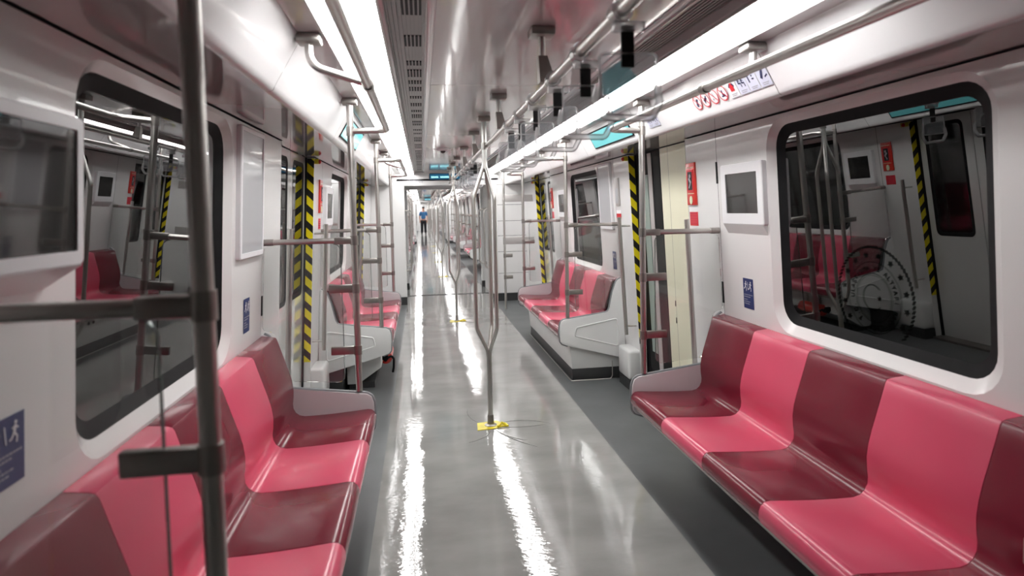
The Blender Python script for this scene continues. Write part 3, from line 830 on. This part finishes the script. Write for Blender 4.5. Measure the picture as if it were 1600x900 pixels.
# ------------------------------------------------------------------ frames and screens on the walls
def wall_frame(s, y0, y1, z0, z1, depth, border, name, face, label, cat, lip=False):
    t = thing(name, label, cat, (s * W((z0 + z1) / 2), (y0 + y1) / 2, z0))
    N = (-s, 0, 0)
    out = rrect(y0, y1, z0, z1, .012, 3); inn = rrect(y0 + border, y1 - border, z0 + border * 1.15, z1 - border, .004, 3)
    mb = MB()
    mb.loft([[wp(s, y, z, .0) for y, z in out + out[:1]], [wp(s, y, z, -depth + .004) for y, z in out + out[:1]]])
    o2 = rrect(y0 + .004, y1 - .004, z0 + .004, z1 - .004, .010, 3)
    mb.loft([[wp(s, y, z, -depth + .004) for y, z in out + out[:1]], [wp(s, y, z, -depth) for y, z in o2 + o2[:1]], [wp(s, y, z, -depth) for y, z in inn + inn[:1]], [wp(s, y, z, -depth + .004) for y, z in inn + inn[:1]]])
    mb.build('frame', PAPER if depth > .02 else ARMOUT, t)
    mb = MB(); mb.prism([wp(s, y, z, -depth + .004) for y, z in inn], (s * .003, 0, 0)); mb.build('screen' if face is SCREEN else 'poster', face, t, smooth=False)
    if lip:
        mb = MB(); mb.prism([wp(s, y0 + .01, z0, 0), wp(s, y0 + .01, z0, -depth), wp(s, y0 + .01, z0 - .05, 0)], (0, y1 - y0 - .02, 0)); mb.build('lower_shelf', ARMOUT, t, smooth=False)
    return t
b1, b2 = B1
wall_frame(1, b1 + .60, b1 + 1.01, 1.378, 1.692, .026, .050, 'display_frame', SCREEN, 'white framed dark screen on the right wall beside the near window', 'screen', True)
wall_frame(-1, b1 - 1.09, b1 - .705, 1.382, 1.690, .075, .026, 'display_frame', SCREEN, 'large white framed dark screen at the left edge of the photo', 'screen', True)
wall_frame(-1, b1 + .64, b1 + 1.03, 1.285, 1.868, .022, .022, 'poster_frame', POSTER, 'tall grey poster in a white frame on the left wall past the near window', 'poster frame')
wall_frame(1, b2 - 1.03, b2 - .66, 1.285, 1.868, .022, .022, 'poster_frame', POSTER, 'tall grey poster frame beside the second right window', 'poster frame')
wall_frame(1, b2 + .64, b2 + 1.02, 1.378, 1.692, .03, .050, 'display_frame', SCREEN, 'white framed dark screen past the second right window', 'screen', True)
wall_frame(-1, b2 - 1.035, b2 - .66, 1.378, 1.692, .03, .050, 'display_frame', SCREEN, 'white framed dark screen before the second left window', 'screen', True)

# flat prints: 2-D shapes on a plane
class Decal:
    def __init__(s, o, r, u): s.o, s.r, s.u = Vector(o), Vector(r).normalized(), Vector(u).normalized(); s.n = s.r.cross(s.u)
    def p(s, a, b, h=0): return s.o + s.r * a + s.u * b + s.n * h
    def poly(s, mb, pts, h=.001): mb.prism([s.p(a, b, h) for a, b in pts], s.n * .0004)
    def disc(s, mb, a, b, R, h=.001, n=24): s.poly(mb, [(a + R * math.cos(2*PI*k/n), b + R * math.sin(2*PI*k/n)) for k in range(n)], h)
    def ring(s, mb, a, b, R, w, h=.001, n=36, a0=0, a1=2*PI):
        A = [s.p(a + R * math.cos(a0 + (a1 - a0)*k/n), b + R * math.sin(a0 + (a1 - a0)*k/n), h) for k in range(n + 1)]
        B = [s.p(a + (R - w) * math.cos(a0 + (a1 - a0)*k/n), b + (R - w) * math.sin(a0 + (a1 - a0)*k/n), h) for k in range(n + 1)]
        mb.loft([A, B])
    def rect(s, mb, a0, a1, b0, b1, h=.001): s.poly(mb, [(a0, b0), (a1, b0), (a1, b1), (a0, b1)], h)
    def line(s, mb, a0, b0, a1, b1, w, h=.001):
        d = Vector((a1 - a0, b1 - b0)).normalized(); q = Vector((-d.y, d.x)) * w / 2
        s.poly(mb, [(a0 + q.x, b0 + q.y), (a0 - q.x, b0 - q.y), (a1 - q.x, b1 - q.y), (a1 + q.x, b1 + q.y)], h)
    def star(s, mb, a, b, R, h=.001, rot=PI/2):
        s.poly(mb, [(a + (R if k % 2 == 0 else R * .42) * math.cos(rot + k * PI / 5), b + (R if k % 2 == 0 else R * .42) * math.sin(rot + k * PI / 5)) for k in range(10)], h)
def wall_decal(s, y, z, off=-.001):
    return Decal(wp(s, y, z, off), (0, -s, 0), (-.055 * s, 0, 1))
def cove_decal(s, y, k=.5):
    a, b = Vector((.815, 0, 2.040)), Vector((.892, 0, 1.905)); c = b.lerp(a, k)
    return Decal((s * c.x - s * .0015, y, c.z - .001), (0, -s, 0), (s * (a.x - b.x), 0, a.z - b.z))
def figure_run(d, mb, a, b, k, h=.0025):
    """tiny running pictogram figure about k tall"""
    d.disc(mb, a + .05 * k, b + .42 * k, .085 * k, h, 12)
    d.line(mb, a + .03 * k, b + .32 * k, a - .05 * k, b - .02 * k, .16 * k, h)
    d.line(mb, a + .02 * k, b + .28 * k, a + .22 * k, b + .14 * k, .07 * k, h); d.line(mb, a, b + .26 * k, a - .20 * k, b + .20 * k, .07 * k, h)
    d.line(mb, a - .05 * k, b, a + .14 * k, b - .18 * k, .09 * k, h); d.line(mb, a + .14 * k, b - .18 * k, a + .10 * k, b - .45 * k, .08 * k, h)
    d.line(mb, a - .06 * k, b, a - .22 * k, b - .22 * k, .09 * k, h); d.line(mb, a - .22 * k, b - .22 * k, a - .36 * k, b - .26 * k, .08 * k, h)
def figure_sit(d, mb, a, b, k, h=.0025):
    d.disc(mb, a - .06 * k, b + .40 * k, .09 * k, h, 12)
    d.line(mb, a - .08 * k, b + .29 * k, a - .12 * k, b - .10 * k, .17 * k, h)
    d.line(mb, a - .12 * k, b - .08 * k, a + .18 * k, b - .08 * k, .13 * k, h); d.line(mb, a + .16 * k, b - .06 * k, a + .18 * k, b - .42 * k, .10 * k, h)
    d.line(mb, a - .08 * k, b + .22 * k, a + .18 * k, b + .08 * k, .07 * k, h)

def blue_sign(s, y, z, w, h, label):
    d = wall_decal(s, y, z)
    t = thing('priority_sign', label, 'sign', d.o)
    mb = MB(); d.rect(mb, -w/2, w/2, -h/2, h/2, .0006); mb.build('plate', NAVY, t, smooth=False)
    mb = MB()
    figure_run(d, mb, -w * .22, h * .24, h * .34); figure_run(d, mb, w * .24, h * .24, h * .34)
    d.line(mb, -w*.02, h*.38, w*.02, h*.12, .003, .0025)
    mb.build('pictogram', PAPER, t, smooth=False)
    mb = MB()
    for k, (zz, ww) in enumerate(((-.04, .72), (-.11, .55), (-.20, .3), (-.27, .5), (-.34, .4))):
        n = 9; a = -w * .42
        rr = random.Random(k)
        while a < -w * .42 + w * ww * 1.1:
            L = rr.uniform(.004, .011); d.rect(mb, a, min(a + L, w * .42), h * zz - .0022, h * zz + .0022, .0015); a += L + .003
            if a > w * .40: break
    mb.build('text_lines', PALEINK, t, smooth=False)
blue_sign(1, b1 + .82, 1.018, .098, .158, 'small navy notice with white figures on the right wall above the near bench')
blue_sign(-1, b1 + .82, 1.018, .098, .158, 'small navy notice with white figures on the left wall under the poster frame')
blue_sign(-1, b1 - .845, 1.028, .122, .140, 'navy notice with white running figures at the left edge of the photo')
blue_sign(1, b2 - .97, 1.015, .098, .158, 'small navy notice on the right wall above the second bench')

# emergency box and red notice on the right jamb panel
def emergency_box(s, y, label1, label2, zc=1.612):
    d = wall_decal(s, y, zc, 0)
    t = thing('emergency_box', label1, 'emergency box', d.o)
    mb = MB(); mb.prism([d.p(a, b, 0) for a, b in ((-.06, -.128), (.06, -.128), (.06, .128), (-.06, .128))], d.n * .012, bev=.003); mb.build('housing', RED, t)
    mb = MB(); mb.prism([d.p(a, b, .012) for a, b in ((-.042, -.045), (.042, -.045), (.042, .085), (-.042, .085))], d.n * .003); mb.build('frame', REDFLAT, t, smooth=False)
    mb = MB(); d.rect(mb, -.028, .028, -.036, .074, .016)
    mb.build('window', DARK, t, smooth=False)
    mb = MB(); d.disc(mb, .004, .048, .012, .0175, 12); d.line(mb, -.012, .036, .014, .006, .018, .0175); d.line(mb, .012, .01, -.012, -.024, .010, .0175); mb.build('pictogram', PALEINK, t, smooth=False)
    mb = MB(); d.line(mb, -.05, .100, .05, .100, .004, .0135); d.line(mb, -.044, -.058, .044, -.058, .004, .0135); mb.build('label_line', GREENW, t, smooth=False)
    mb = MB(); mb.prism([d.p(.0 + .017 * math.cos(2*PI*k/20), -.098 + .025 * math.sin(2*PI*k/20), .012) for k in range(20)], d.n * .004); mb.build('oval_button', GREENW, t, smooth=False)
    d2 = wall_decal(s, y - .0, zc - .212, -.0005)
    t2 = thing('red_notice', label2, 'notice', d2.o)
    mb = MB(); d2.rect(mb, -.056, .056, -.042, .042, .0006); mb.build('plate', REDFLAT, t2, smooth=False)
    mb = MB()
    for k in range(5):
        a = -.046; rr = random.Random(k + 9)
        while a < .042:
            L = rr.uniform(.004, .012); d2.rect(mb, a, min(a + L, .046), .030 - k * .015, .035 - k * .015, .0016); a += L + .004
    mb.build('text_lines', PINK, t2, smooth=False)
emergency_box(1, 3.555, 'red emergency box with dark window on the right jamb panel', 'small red notice below the emergency box on the right')
emergency_box(-1, 4.97, 'red emergency box on the left wall beyond the doorway', 'small red notice below the left emergency box')
emergency_box(1, 7.62, 'red emergency box on the right past the second bench', 'small red notice below the far right emergency box')
# grey notice by second bench
d = wall_decal(1, 5.03 - .0, 1.61)
d = wall_decal(1, 4.99, 1.61); t = thing('grey_notice', 'narrow grey notice plate between the right hazard tape and second window', 'notice', d.o)
mb = MB(); mb.prism([d.p(a, b, 0) for a, b in ((-.05, -.115), (.05, -.115), (.05, .115), (-.05, .115))], d.n * .012, bev=.003); mb.build('plate', GREY, t)
mb = MB(); d.rect(mb, -.035, .035, -.095, .03, .0125); mb.build('printed_area', POSTER, t, smooth=False)
d = wall_decal(1, 5.0, 1.405); t = thing('red_label', 'small red and white label on the right wall beside the second bench', 'notice', d.o)
mb = MB(); d.rect(mb, -.06, .06, -.022, .022, .0006); mb.build('red_field', REDFLAT, t, smooth=False)
mb = MB(); d.rect(mb, -.06, .06, .022, .05, .0006); mb.build('white_field', PAPER, t, smooth=False)

# door lcd panels in the coves
def lcd(s, yc, label, group=None, half=.41):
    d = cove_decal(s, yc, .53)
    t = thing('door_display', label, 'screen', d.o, group)
    mb = MB(); mb.prism([d.p(a, b, -.004) for a, b in ((-half - .012, -.066), (half + .012, -.066), (half + .012, .066), (-half - .012, .066))], d.n * .007); mb.build('bezel', BLACK, t, smooth=False)
    mb = MB(); d.rect(mb, -half, half, -.056, .056, .0035); mb.build('screen', LCD, t, smooth=False)
    mb = MB(); d.rect(mb, half * .15, half * .75, .02, .046, .0045); mb.build('screen_banner', LCDB, t, smooth=False)
    return t
lcd(1, 4.08, 'teal display panel in the cove above the right doorway')
lcd(-1, 4.08, 'teal display panel in the cove above the left doorway')

# pictogram signs on the right cove
def ban_sign(y, kind, label):
    d = cove_decal(1, y, .40); R = .036
    t = thing('prohibition_sign', label, 'sign', d.o)
    mb = MB(); d.disc(mb, 0, 0, R - .003, .0006, 32); mb.build('white_disc', PAPER, t, smooth=False)
    mb = MB()
    if kind == 0: d.rect(mb, -.014, .002, -.020, -.006, .0016); d.line(mb, -.006, -.008, .004, .016, .013, .0016); d.disc(mb, .008, .012, .006, .0016, 10)
    elif kind == 1: d.line(mb, -.014, -.004, .012, .008, .013, .0016); d.line(mb, -.008, .004, -.008, -.016, .007, .0016); d.disc(mb, .012, .014, .005, .0016, 10)
    elif kind == 2: d.line(mb, -.004, .018, .006, -.014, .005, .0016); d.disc(mb, -.010, -.012, .005, .0016, 10)
    else: d.line(mb, -.014, -.014, .016, -.014, .006, .0016); d.line(mb, -.004, -.010, .0, .014, .007, .0016); d.line(mb, .0, -.006, .012, -.010, .007, .0016)
    mb.build('symbol', INK if kind != 2 else PALEINK, t, smooth=False)
    mb = MB(); d.ring(mb, 0, 0, R, .005, .0026); d.line(mb, -.024, .024, .024, -.024, .004, .0026); mb.build('ring_and_bar', REDFLAT, t, smooth=False)
for k, (y, lb) in enumerate(((2.735, 'round red-ringed ban sign farthest from the camera in the cove row'), (2.655, 'round red-ringed ban sign, second from the far end of the cove row'), (2.575, 'round red-ringed ban sign, third from the far end, with a thin grey symbol'), (2.495, 'round red-ringed ban sign next to the square signs'))):
    ban_sign(y, k, lb)
def square_sign(y, kind, label, w=.07):
    d = cove_decal(1, y, .42)
    t = thing('pictogram_sign', label, 'sign', d.o)
    mb = MB(); d.rect(mb, -w/2, w/2, -.040, .044, .0006); mb.build('plate', LILAC if kind else PAPER, t, smooth=False)
    mb = MB(); d.line(mb, -w/2, -.040, w/2, -.040, .003, .0016); 
    for k in range(2): d.rect(mb, -w*.3, w*(.3 - .1*k), -.026 - k*.007, -.023 - k*.007, .0016)
    mb.build('caption', PALEINK, t, smooth=False)
    mb = MB()
    if kind == 0:
        d.disc(mb, 0, .034, .006, .0016, 10); d.line(mb, -.018, .006, -.006, .02, .012, .0016); d.line(mb, .018, .006, .006, .02, .012, .0016)
        mb.build('symbol', INK, t, smooth=False)
        mb = MB(); d.rect(mb, -.014, .014, -.012, .014, .002); d.rect(mb, -.006, .006, .014, .024, .002); mb.build('red_symbol', REDFLAT, t, smooth=False)
        return
    if kind == 1: figure_sit(d, mb, -.012, .012, .05, .0016); figure_sit(d, mb, .012, .010, .05, .0016)
    elif kind == 2: d.line(mb, -.018, .034, -.018, -.004, .007, .0016); d.rect(mb, .004, .018, .004, .010, .0016); d.disc(mb, .010, .020, .004, .0016, 10)
    elif kind == 3: d.line(mb, -.014, -.006, .010, .034, .013, .0016); d.line(mb, .010, -.004, .028, .004, .006, .0016)
    else: figure_run(d, mb, -.010, .008, .055, .0016); d.line(mb, .020, .034, .020, -.016, .005, .0016)
    mb.build('symbol', INK, t, smooth=False)
for k, (y, lb) in enumerate(((2.41, 'square sign with a red and dark symbol beside the round ban signs'), (2.333, 'square lilac sign with two seated figures on the right cove'), (2.256, 'square lilac sign with a short bar symbol on the right cove'), (2.178, 'square lilac sign with a slanted dark bar, nearest the camera in the row'))):
    square_sign(y, k, lb)
square_sign(3.345, 4, 'small square pictogram beside the right pole, nearer to the teal display', .075)
square_sign(3.265, 4, 'small square pictogram beside the right pole, nearer to the ban signs', .075)

# ------------------------------------------------------------------ text helper
def text_mesh(txt, size, d, a, b, m, name, parent, h=.0015, align='LEFT', spacing=1.0):
    cu = bpy.data.curves.new(name, 'FONT'); cu.body = txt; cu.size = size; cu.extrude = .0004; cu.align_x = align; cu.space_character = spacing
    ob = bpy.data.objects.new(name + '_tmp', cu); COL.objects.link(ob)
    bpy.context.view_layer.update()
    me = bpy.data.meshes.new_from_object(ob.evaluated_get(bpy.context.evaluated_depsgraph_get()))
    bpy.data.objects.remove(ob); bpy.data.curves.remove(cu)
    o0 = ORG[parent.name]
    for v in me.vertices: v.co = d.p(a + v.co.x, b + v.co.y, h + v.co.z) - o0
    me.materials.clear(); me.materials.append(m); me.name = name
    ob = bpy.data.objects.new(name, me); COL.objects.link(ob); ob.parent = parent; ORG[ob.name] = o0.copy()
    return ob

# end bulkhead: number, led display, blue screen
d = Decal((-.62, 9.848, 1.935), (1, 0, 0), (0, 0, 1))
t = thing('carriage_number', 'grey carriage number lettered on the white bulkhead left of the led display', 'number', d.o)
text_mesh('U10026', .072, d, 0, 0, PALEINK, 'digits', t)
def led_sign(y, xs, z0, z1, label, group=None):
    t = thing('led_display', label, 'display', ((xs[0] + xs[1]) / 2, y, z0), group)
    mb = MB(); mb.box(xs[0], xs[1], y - .03, y, z0, z1, .004); mb.build('case', BLACK, t)
    dd = Decal((xs[0], y - .0305, z0), (1, 0, 0), (0, 0, 1)); mb = MB(); dd.rect(mb, .008, xs[1] - xs[0] - .008, .008, z1 - z0 - .008, .0002); mb.build('screen', LEDBG, t, smooth=False)
    mb = MB(); rr = random.Random(2); a = .03; H = z1 - z0
    while a < xs[1] - xs[0] - .05:
        L = rr.uniform(.012, .022); dd.rect(mb, a, a + L * .35, H * .32, H * .60, .0008); dd.rect(mb, a, a + L, H * .36, H * .43, .0008); dd.rect(mb, a + L * .6, a + L, H * .32, H * .50, .0008)
        a += L + .005
        if abs(a - .14) < .012: a += .03
    mb.build('lit_text', LEDC, t, smooth=False)
led_sign(9.85, (-.29, .20), 1.972, 2.072, 'black led display with cyan lettering above the end doorway')
led_sign(28.1, (-.29, .20), 1.972, 2.072, 'small dark led display above the far doorway of the second carriage')
# ceiling camera
t = thing('ceiling_camera', 'small white dome camera on the ceiling before the end bulkhead', 'camera', (-.20, 6.19, 2.1))
mb = MB(); mb.lathe([(.062, 2.1005), (.062, 2.088), (.05, 2.076)], -.20, 6.19, 20); mb.build('base', PAPER, t)
mb = MB(); mb.sphere((-.20, 6.19, 2.076), .028, 1, 1, .9); mb.build('dome', SCREEN, t)
mb = MB(); mb.box(-.29, -.11, 6.24, 6.26, 2.096, 2.1005); mb.build('mounting_plate', GREY, t)

# emblem etched on the near right window
cy_, cz_, R_ = B1[0] - .02, 1.112, .200
d = Decal(wp(1, cy_, cz_, .044), (0, -1, 0), (-.055, 0, 1))
t = thing('window_emblem', 'round etched emblem with stars on the near right window glass', 'emblem', d.o)
mb = MB()
n = 72
for k in range(n):
    a = 2 * PI * k / n
    if cz_ + R_ * math.sin(a) < .965: continue
    d.line(mb, R_ * .965 * math.cos(a), R_ * .965 * math.sin(a), R_ * 1.0 * math.cos(a + .075), R_ * 1.0 * math.sin(a + .075), .007, .0005)
mb.build('rope_border', EMBLEM, t, smooth=False)
for k in range(16):
    a = 2 * PI * k / 16 + .2
    if cz_ + R_ * .83 * math.sin(a) < .975: continue
    mb = MB(); d.star(mb, R_ * .83 * math.cos(a), R_ * .83 * math.sin(a), .0145, .0005, a); mb.build('star', EMBLEM, t, smooth=False)
mb = MB(); d.ring(mb, 0, 0, R_ * .70, .0025, .0005, 60); d.ring(mb, 0, 0, R_ * .48, .0025, .0005, 48); d.ring(mb, 0, 0, R_ * .44, .0012, .0005, 48)
d.ring(mb, -.005, .0, R_ * .26, .004, .0005, 30, .7, 2*PI - .7); d.star(mb, .03, 0, .012, .0005)
mb.build('rings', EMBLEM, t, smooth=False)
txt = 'T.C. ULAŞTIRMA VE ALTYAPI BAKANLIĞI  '
for k, ch in enumerate(txt):
    if ch == ' ': continue
    a = PI * 1.28 - 2 * PI * k / len(txt)
    rr = R_ * .535
    dd = Decal(d.p(rr * math.cos(a), rr * math.sin(a)), d.r * math.sin(a) - d.u * math.cos(a), d.r * math.cos(a) + d.u * math.sin(a))
    text_mesh(ch, .026, dd, 0, 0, EMBLEM, 'letter', t, h=.0005, align='CENTER')

# things outside the right windows: a platform board with a letter M, a tube lamp
t = thing('station_board', 'dim board with a pale letter M outside the near right window', 'sign', (2.3, 2.5, .55))
d = Decal((2.33, 2.62, .70), (0, -1, 0), (0, 0, 1))
mb = MB(); mb.box(2.335, 2.37, 1.7, 2.75, -1.2, 1.15, .004); mb.build('board', TUNNEL, t)
mb = MB(); d.poly(mb, [(0, .05), (.035, .05), (.035, .20), (.10, .10), (.165, .20), (.165, .05), (.20, .05), (.20, .275), (.165, .275), (.10, .16), (.035, .275), (0, .275)], .002); mb.build('letter', PALEINK, t, smooth=False)
mb = MB(); d.rect(mb, .075, .26, -.02, .09, .001); mb.build('red_field', REDFLAT, t, smooth=False)

# ------------------------------------------------------------------ under the benches, gangway handles
t = thing('equipment_box', 'white equipment box with dark base under the second right bench', 'equipment box', (1.0, 6.1, 0))
mb = MB()
mb.prism([(.815, 5.085, .10), (1.24, 5.085, .10), (1.24, 5.085, .352), (.79, 5.085, .352)], (0, 2.05, 0), bev=.006); mb.build('cabinet', BOXW, t)
mb = MB(); mb.box(.815, 1.24, 5.085, 7.12, 0.0, .10, .003); mb.build('base', CHAR, t)
mb = MB(); mb.tube(fillet([(.80, 7.10, .004), (.80, 5.065, .004), (1.15, 5.065, .004), (1.165, 5.065, .03), (1.165, 5.065, .16)], .02, 4), .004, 6); mb.build('metal_edge', STEEL, t)
mb = MB()
for yy in (5.15, 5.24, 5.62, 6.0, 6.08): mb.tube([(.793, yy, .30), (.783, yy, .30)], .014, 10)
mb.build('lock', BLACK, t)
t = thing('equipment_box', 'white equipment box with dark gap under the second left bench', 'equipment box', (-1.0, 6.1, 0))
mb = MB(); mb.prism([(-.99, 5.20, .05), (-1.08, 5.20, .05), (-1.08, 5.20, .352), (-.80, 5.20, .352), (-.80, 5.20, .18)], (0, 1.85, 0), bev=.005); mb.build('cabinet', BOXW, t)
mb = MB(); mb.box(-1.10, -1.24, 5.10, 7.05, 0, .352, .004); mb.build('dark_block', CHAR, t)  # plain charcoal block filling the dark gap behind the cabinet
mb = MB(); mb.box(-.86, -1.07, 5.25, 7.0, 0, .05); mb.build('base', CHAR, t)
# fire extinguisher
t = thing('fire_extinguisher', 'red fire extinguisher with black hose under the second left bench', 'fire extinguisher', (-.80, 5.35, .2))
mb = MB(); mb.tube([(-.775, 5.45, .20), (-.775, 5.46, .20), (-.775, 5.78, .20), (-.775, 5.80, .20)], .055, 16, radii=[.035, .055, .055, .035]); mb.build('cylinder', RED, t)
mb = MB(); mb.tube([(-.775, 5.38, .20), (-.775, 5.46, .20)], .018, 10); mb.box(-.80, -.75, 5.37, 5.40, .20, .245, .004); mb.build('valve', BLACK, t)
mb = MB(); mb.tube(fillet([(-.765, 5.39, .205), (-.725, 5.40, .23), (-.705, 5.44, .19), (-.712, 5.48, .10), (-.72, 5.50, .06)], .03, 4), .010, 8); mb.build('hose', BLACK, t)
mb = MB(); mb.box(-.84, -.80, 5.50, 5.54, .18, .36); mb.box(-.84, -.80, 5.70, 5.74, .18, .36); mb.build('holder', BLACK, t)
# loop handles in the gangways
def loop_handle(s, y, label, group=None):
    t = thing('loop_handle', label, 'handle', (s * .70, y, .5), group)
    mb = MB(); mb.tube(fillet([(s * .742, y + .0, .50), (s * .615, y, .50), (s * .615, y, 1.50), (s * .742, y, 1.50)], .06, 6), .015, 12); mb.build('bar', STEEL, t)
    mb = MB()
    for z in (.50, 1.50): mb.tube([(s * .736, y, z), (s * .748, y, z)], .03, 12)
    mb.build('flange', STEELD, t)
for y in (10.35, 11.35):
    loop_handle(-1, y, 'tall steel loop handle on the left gangway wall, %s' % ('nearer one' if y < 11 else 'farther one'))
    loop_handle(1, y, 'tall steel loop handle on the right gangway wall, %s' % ('nearer one' if y < 11 else 'farther one'))

# ------------------------------------------------------------------ the person far down the aisle
def skin_body(name, m, parent, verts, edges, radii, root=0, sub=2):
    me = bpy.data.meshes.new(name); o0 = ORG[parent.name]
    me.from_pydata([Vector(v) - o0 for v in verts], edges, []); me.materials.append(m)
    ob = bpy.data.objects.new(name, me); COL.objects.link(ob); ob.parent = parent; ORG[ob.name] = o0.copy()
    ob.modifiers.new('skin', 'SKIN'); 
    if not me.skin_vertices: me.skin_vertices.new()
    for i, r in enumerate(radii):
        me.skin_vertices[0].data[i].radius = (r, r) if not isinstance(r, tuple) else r
        me.skin_vertices[0].data[i].use_root = (i == root)
    sd = ob.modifiers.new('sub', 'SUBSURF'); sd.levels = sub; sd.render_levels = sub
    # bake so that the body is one plain mesh
    bpy.context.view_layer.update()
    me2 = bpy.data.meshes.new_from_object(ob.evaluated_get(bpy.context.evaluated_depsgraph_get()))
    ob.modifiers.clear(); ob.data = me2; me2.shade_smooth()
    if not me2.materials: me2.materials.append(m)
    return ob
def person(px, py):
    t = thing('person', 'person in a blue shirt and black trousers standing far down the aisle', 'person', (px, py, 0))
    def P(x, y, z): return (px + x, py + y, z)
    # body faces the camera (-y)
    V = [P(0,0,.93), P(0,.0,1.12), P(0,.01,1.32), P(0,.01,1.45), P(0,-.005,1.53), P(0,-.02,1.60), P(0,-.015,1.70)]
    E = [(0,1),(1,2),(2,3),(3,4),(4,5),(5,6)]; Rr = [(.15,.11),(.135,.10),(.16,.11),(.10,.08),.052,(.073,.09),(.07,.088)]
    hands = []
    for s in (-1, 1):
        i = len(V)
        V += [P(s*.185,.01,1.41), P(s*.235,.01,1.13), P(s*.225,-.09,.92), P(s*.218,-.115,.85)]
        E += [(3, i), (i, i+1), (i+1, i+2), (i+2, i+3)]; Rr += [.062, .047, .032, (.040, .022)]
        # fingers and thumb
        hx, hy, hz = s*.218, -.115, .85
        for k, (dx, L) in enumerate(((-.027, .066), (-.009, .074), (.010, .070), (.027, .056))):
            j = len(V)
            V += [P(hx + dx * .8, hy - .004 - dx * .3, hz - .03), P(hx + dx, hy - .012, hz - .03 - L * .55), P(hx + dx * .9, hy - .003, hz - .03 - L)]
            E += [(i+3, j), (j, j+1), (j+1, j+2)]; Rr += [.010, .009, .008]
        j = len(V); V += [P(hx - s*.030, hy - .02, hz + .005), P(hx - s*.038, hy - .036, hz - .035)]; E += [(i+3, j), (j, j+1)]; Rr += [.011, .009]
        i = len(V)
        V += [P(s*.095,0,.86), P(s*.105,-.02 if s < 0 else .02,.48), P(s*.115,.02 if s < 0 else .08,.09), P(s*.125,-.10 if s < 0 else -.04,.035)]
        E += [(0, i), (i, i+1), (i+1, i+2), (i+2, i+3)]; Rr += [.088, .058, .042, .034]
    b = skin_body('body', SKIN, t, V, E, Rr, 0, 2)
    # face
    mb = MB(); mb.prism([P(-.014,-.098,1.622), P(.014,-.098,1.622), P(0,-.104,1.665)], (0, -.018, 0), bev=.003)
    mb.build('nose', SKIN, t)
    for s in (-1, 1):
        mb = MB(); mb.sphere(P(s*.030,-.092,1.668), .011); mb.build('eye', HAIR, t)
        mb = MB(); mb.sphere(P(s*.076,.0,1.655), .03, .35, .7, 1); mb.build('ear', SKIN, t)
    mb = MB(); mb.sphere(P(0,-.094,1.596), .022, 1, .4, .3); mb.build('mouth', REDFLAT, t)
    mb = MB(); mb.sphere(P(0,.004,1.712), .098, .92, 1.08, .82); hr_ = mb.build('hair', HAIR, t)
    # shirt with short sleeves
    V = [P(0,0,.92), P(0,0,1.12), P(0,.01,1.32), P(0,.01,1.44), P(0,.0,1.50)]; E = [(0,1),(1,2),(2,3),(3,4)]; Rr = [(.17,.13),(.155,.12),(.18,.13),(.12,.095),.062]
    for s in (-1, 1):
        i = len(V); V += [P(s*.185,.01,1.41), P(s*.228,.01,1.17)]; E += [(3,i),(i,i+1)]; Rr += [.076,.064]
    skin_body('shirt', SHIRT, t, V, E, Rr, 0, 2)
    V = [P(0,0,.93)]; E = []; Rr = [(.165,.125)]
    for s in (-1, 1):
        i = len(V); V += [P(s*.095,0,.84), P(s*.105,-.02 if s < 0 else .02,.48), P(s*.115,.02 if s < 0 else .08,.08)]
        E += [(0,i),(i,i+1),(i+1,i+2)]; Rr += [.115,.090,.080]
    skin_body('trousers', TROUSER, t, V, E, Rr, 0, 2)
    for s in (-1, 1):
        y = -.055 if s < 0 else .005
        mb = MB(); mb.sphere(P(s*.12, y, .05), .055, .9, 2.2, .9)
        for v in mb.bm.verts: v.co.z = max(v.co.z, .003)
        mb.build('shoe', HAIR, t)
    return t
person(-.32, 39.6)

# ------------------------------------------------------------------ world, camera, view
w = bpy.data.worlds.new('tunnel_dark'); SC.world = w; w.use_nodes = True
w.node_tree.nodes['Background'].inputs[0].default_value = (0.02, 0.021, 0.022, 1)
w.node_tree.nodes['Background'].inputs[1].default_value = 0.5

cam = bpy.data.cameras.new('camera'); co = bpy.data.objects.new('camera', cam); COL.objects.link(co)
yaw, pit, rol = (math.radians(v) for v in (8.3, 3.2, 1.2))
F = Vector((math.sin(yaw) * math.cos(pit), math.cos(yaw) * math.cos(pit), -math.sin(pit)))
R0 = Vector((math.cos(yaw), -math.sin(yaw), 0)); U0 = R0.cross(F)
R = R0 * math.cos(rol) - U0 * math.sin(rol); U = U0 * math.cos(rol) + R0 * math.sin(rol)
co.matrix_world = Matrix(((R.x, U.x, -F.x, -.4275), (R.y, U.y, -F.y, 0), (R.z, U.z, -F.z, 1.48), (0, 0, 0, 1)))
cam.sensor_fit = 'HORIZONTAL'; cam.sensor_width = 36.0; cam.lens = 960 / 1600 * 36
cam.shift_y = -(450 - 381) / 1600
cam.clip_start = .05; cam.clip_end = 120
cam.dof.use_dof = True; cam.dof.focus_distance = 4.2; cam.dof.aperture_fstop = 2.6
SC.camera = co
SC.view_settings.view_transform = 'Standard'; SC.view_settings.look = 'None'
SC.view_settings.gamma = 1.0; SC.view_settings.use_curve_mapping = False
SC.view_settings.exposure = 0.92
try:
    cy = SC.cycles
    cy.use_denoising = True; cy.max_bounces = 10; cy.diffuse_bounces = 4; cy.glossy_bounces = 5; cy.transparent_max_bounces = 24
    cy.caustics_reflective = False; cy.caustics_refractive = False; cy.sample_clamp_indirect = 4.0; cy.blur_glossy = 0.3
except Exception: pass
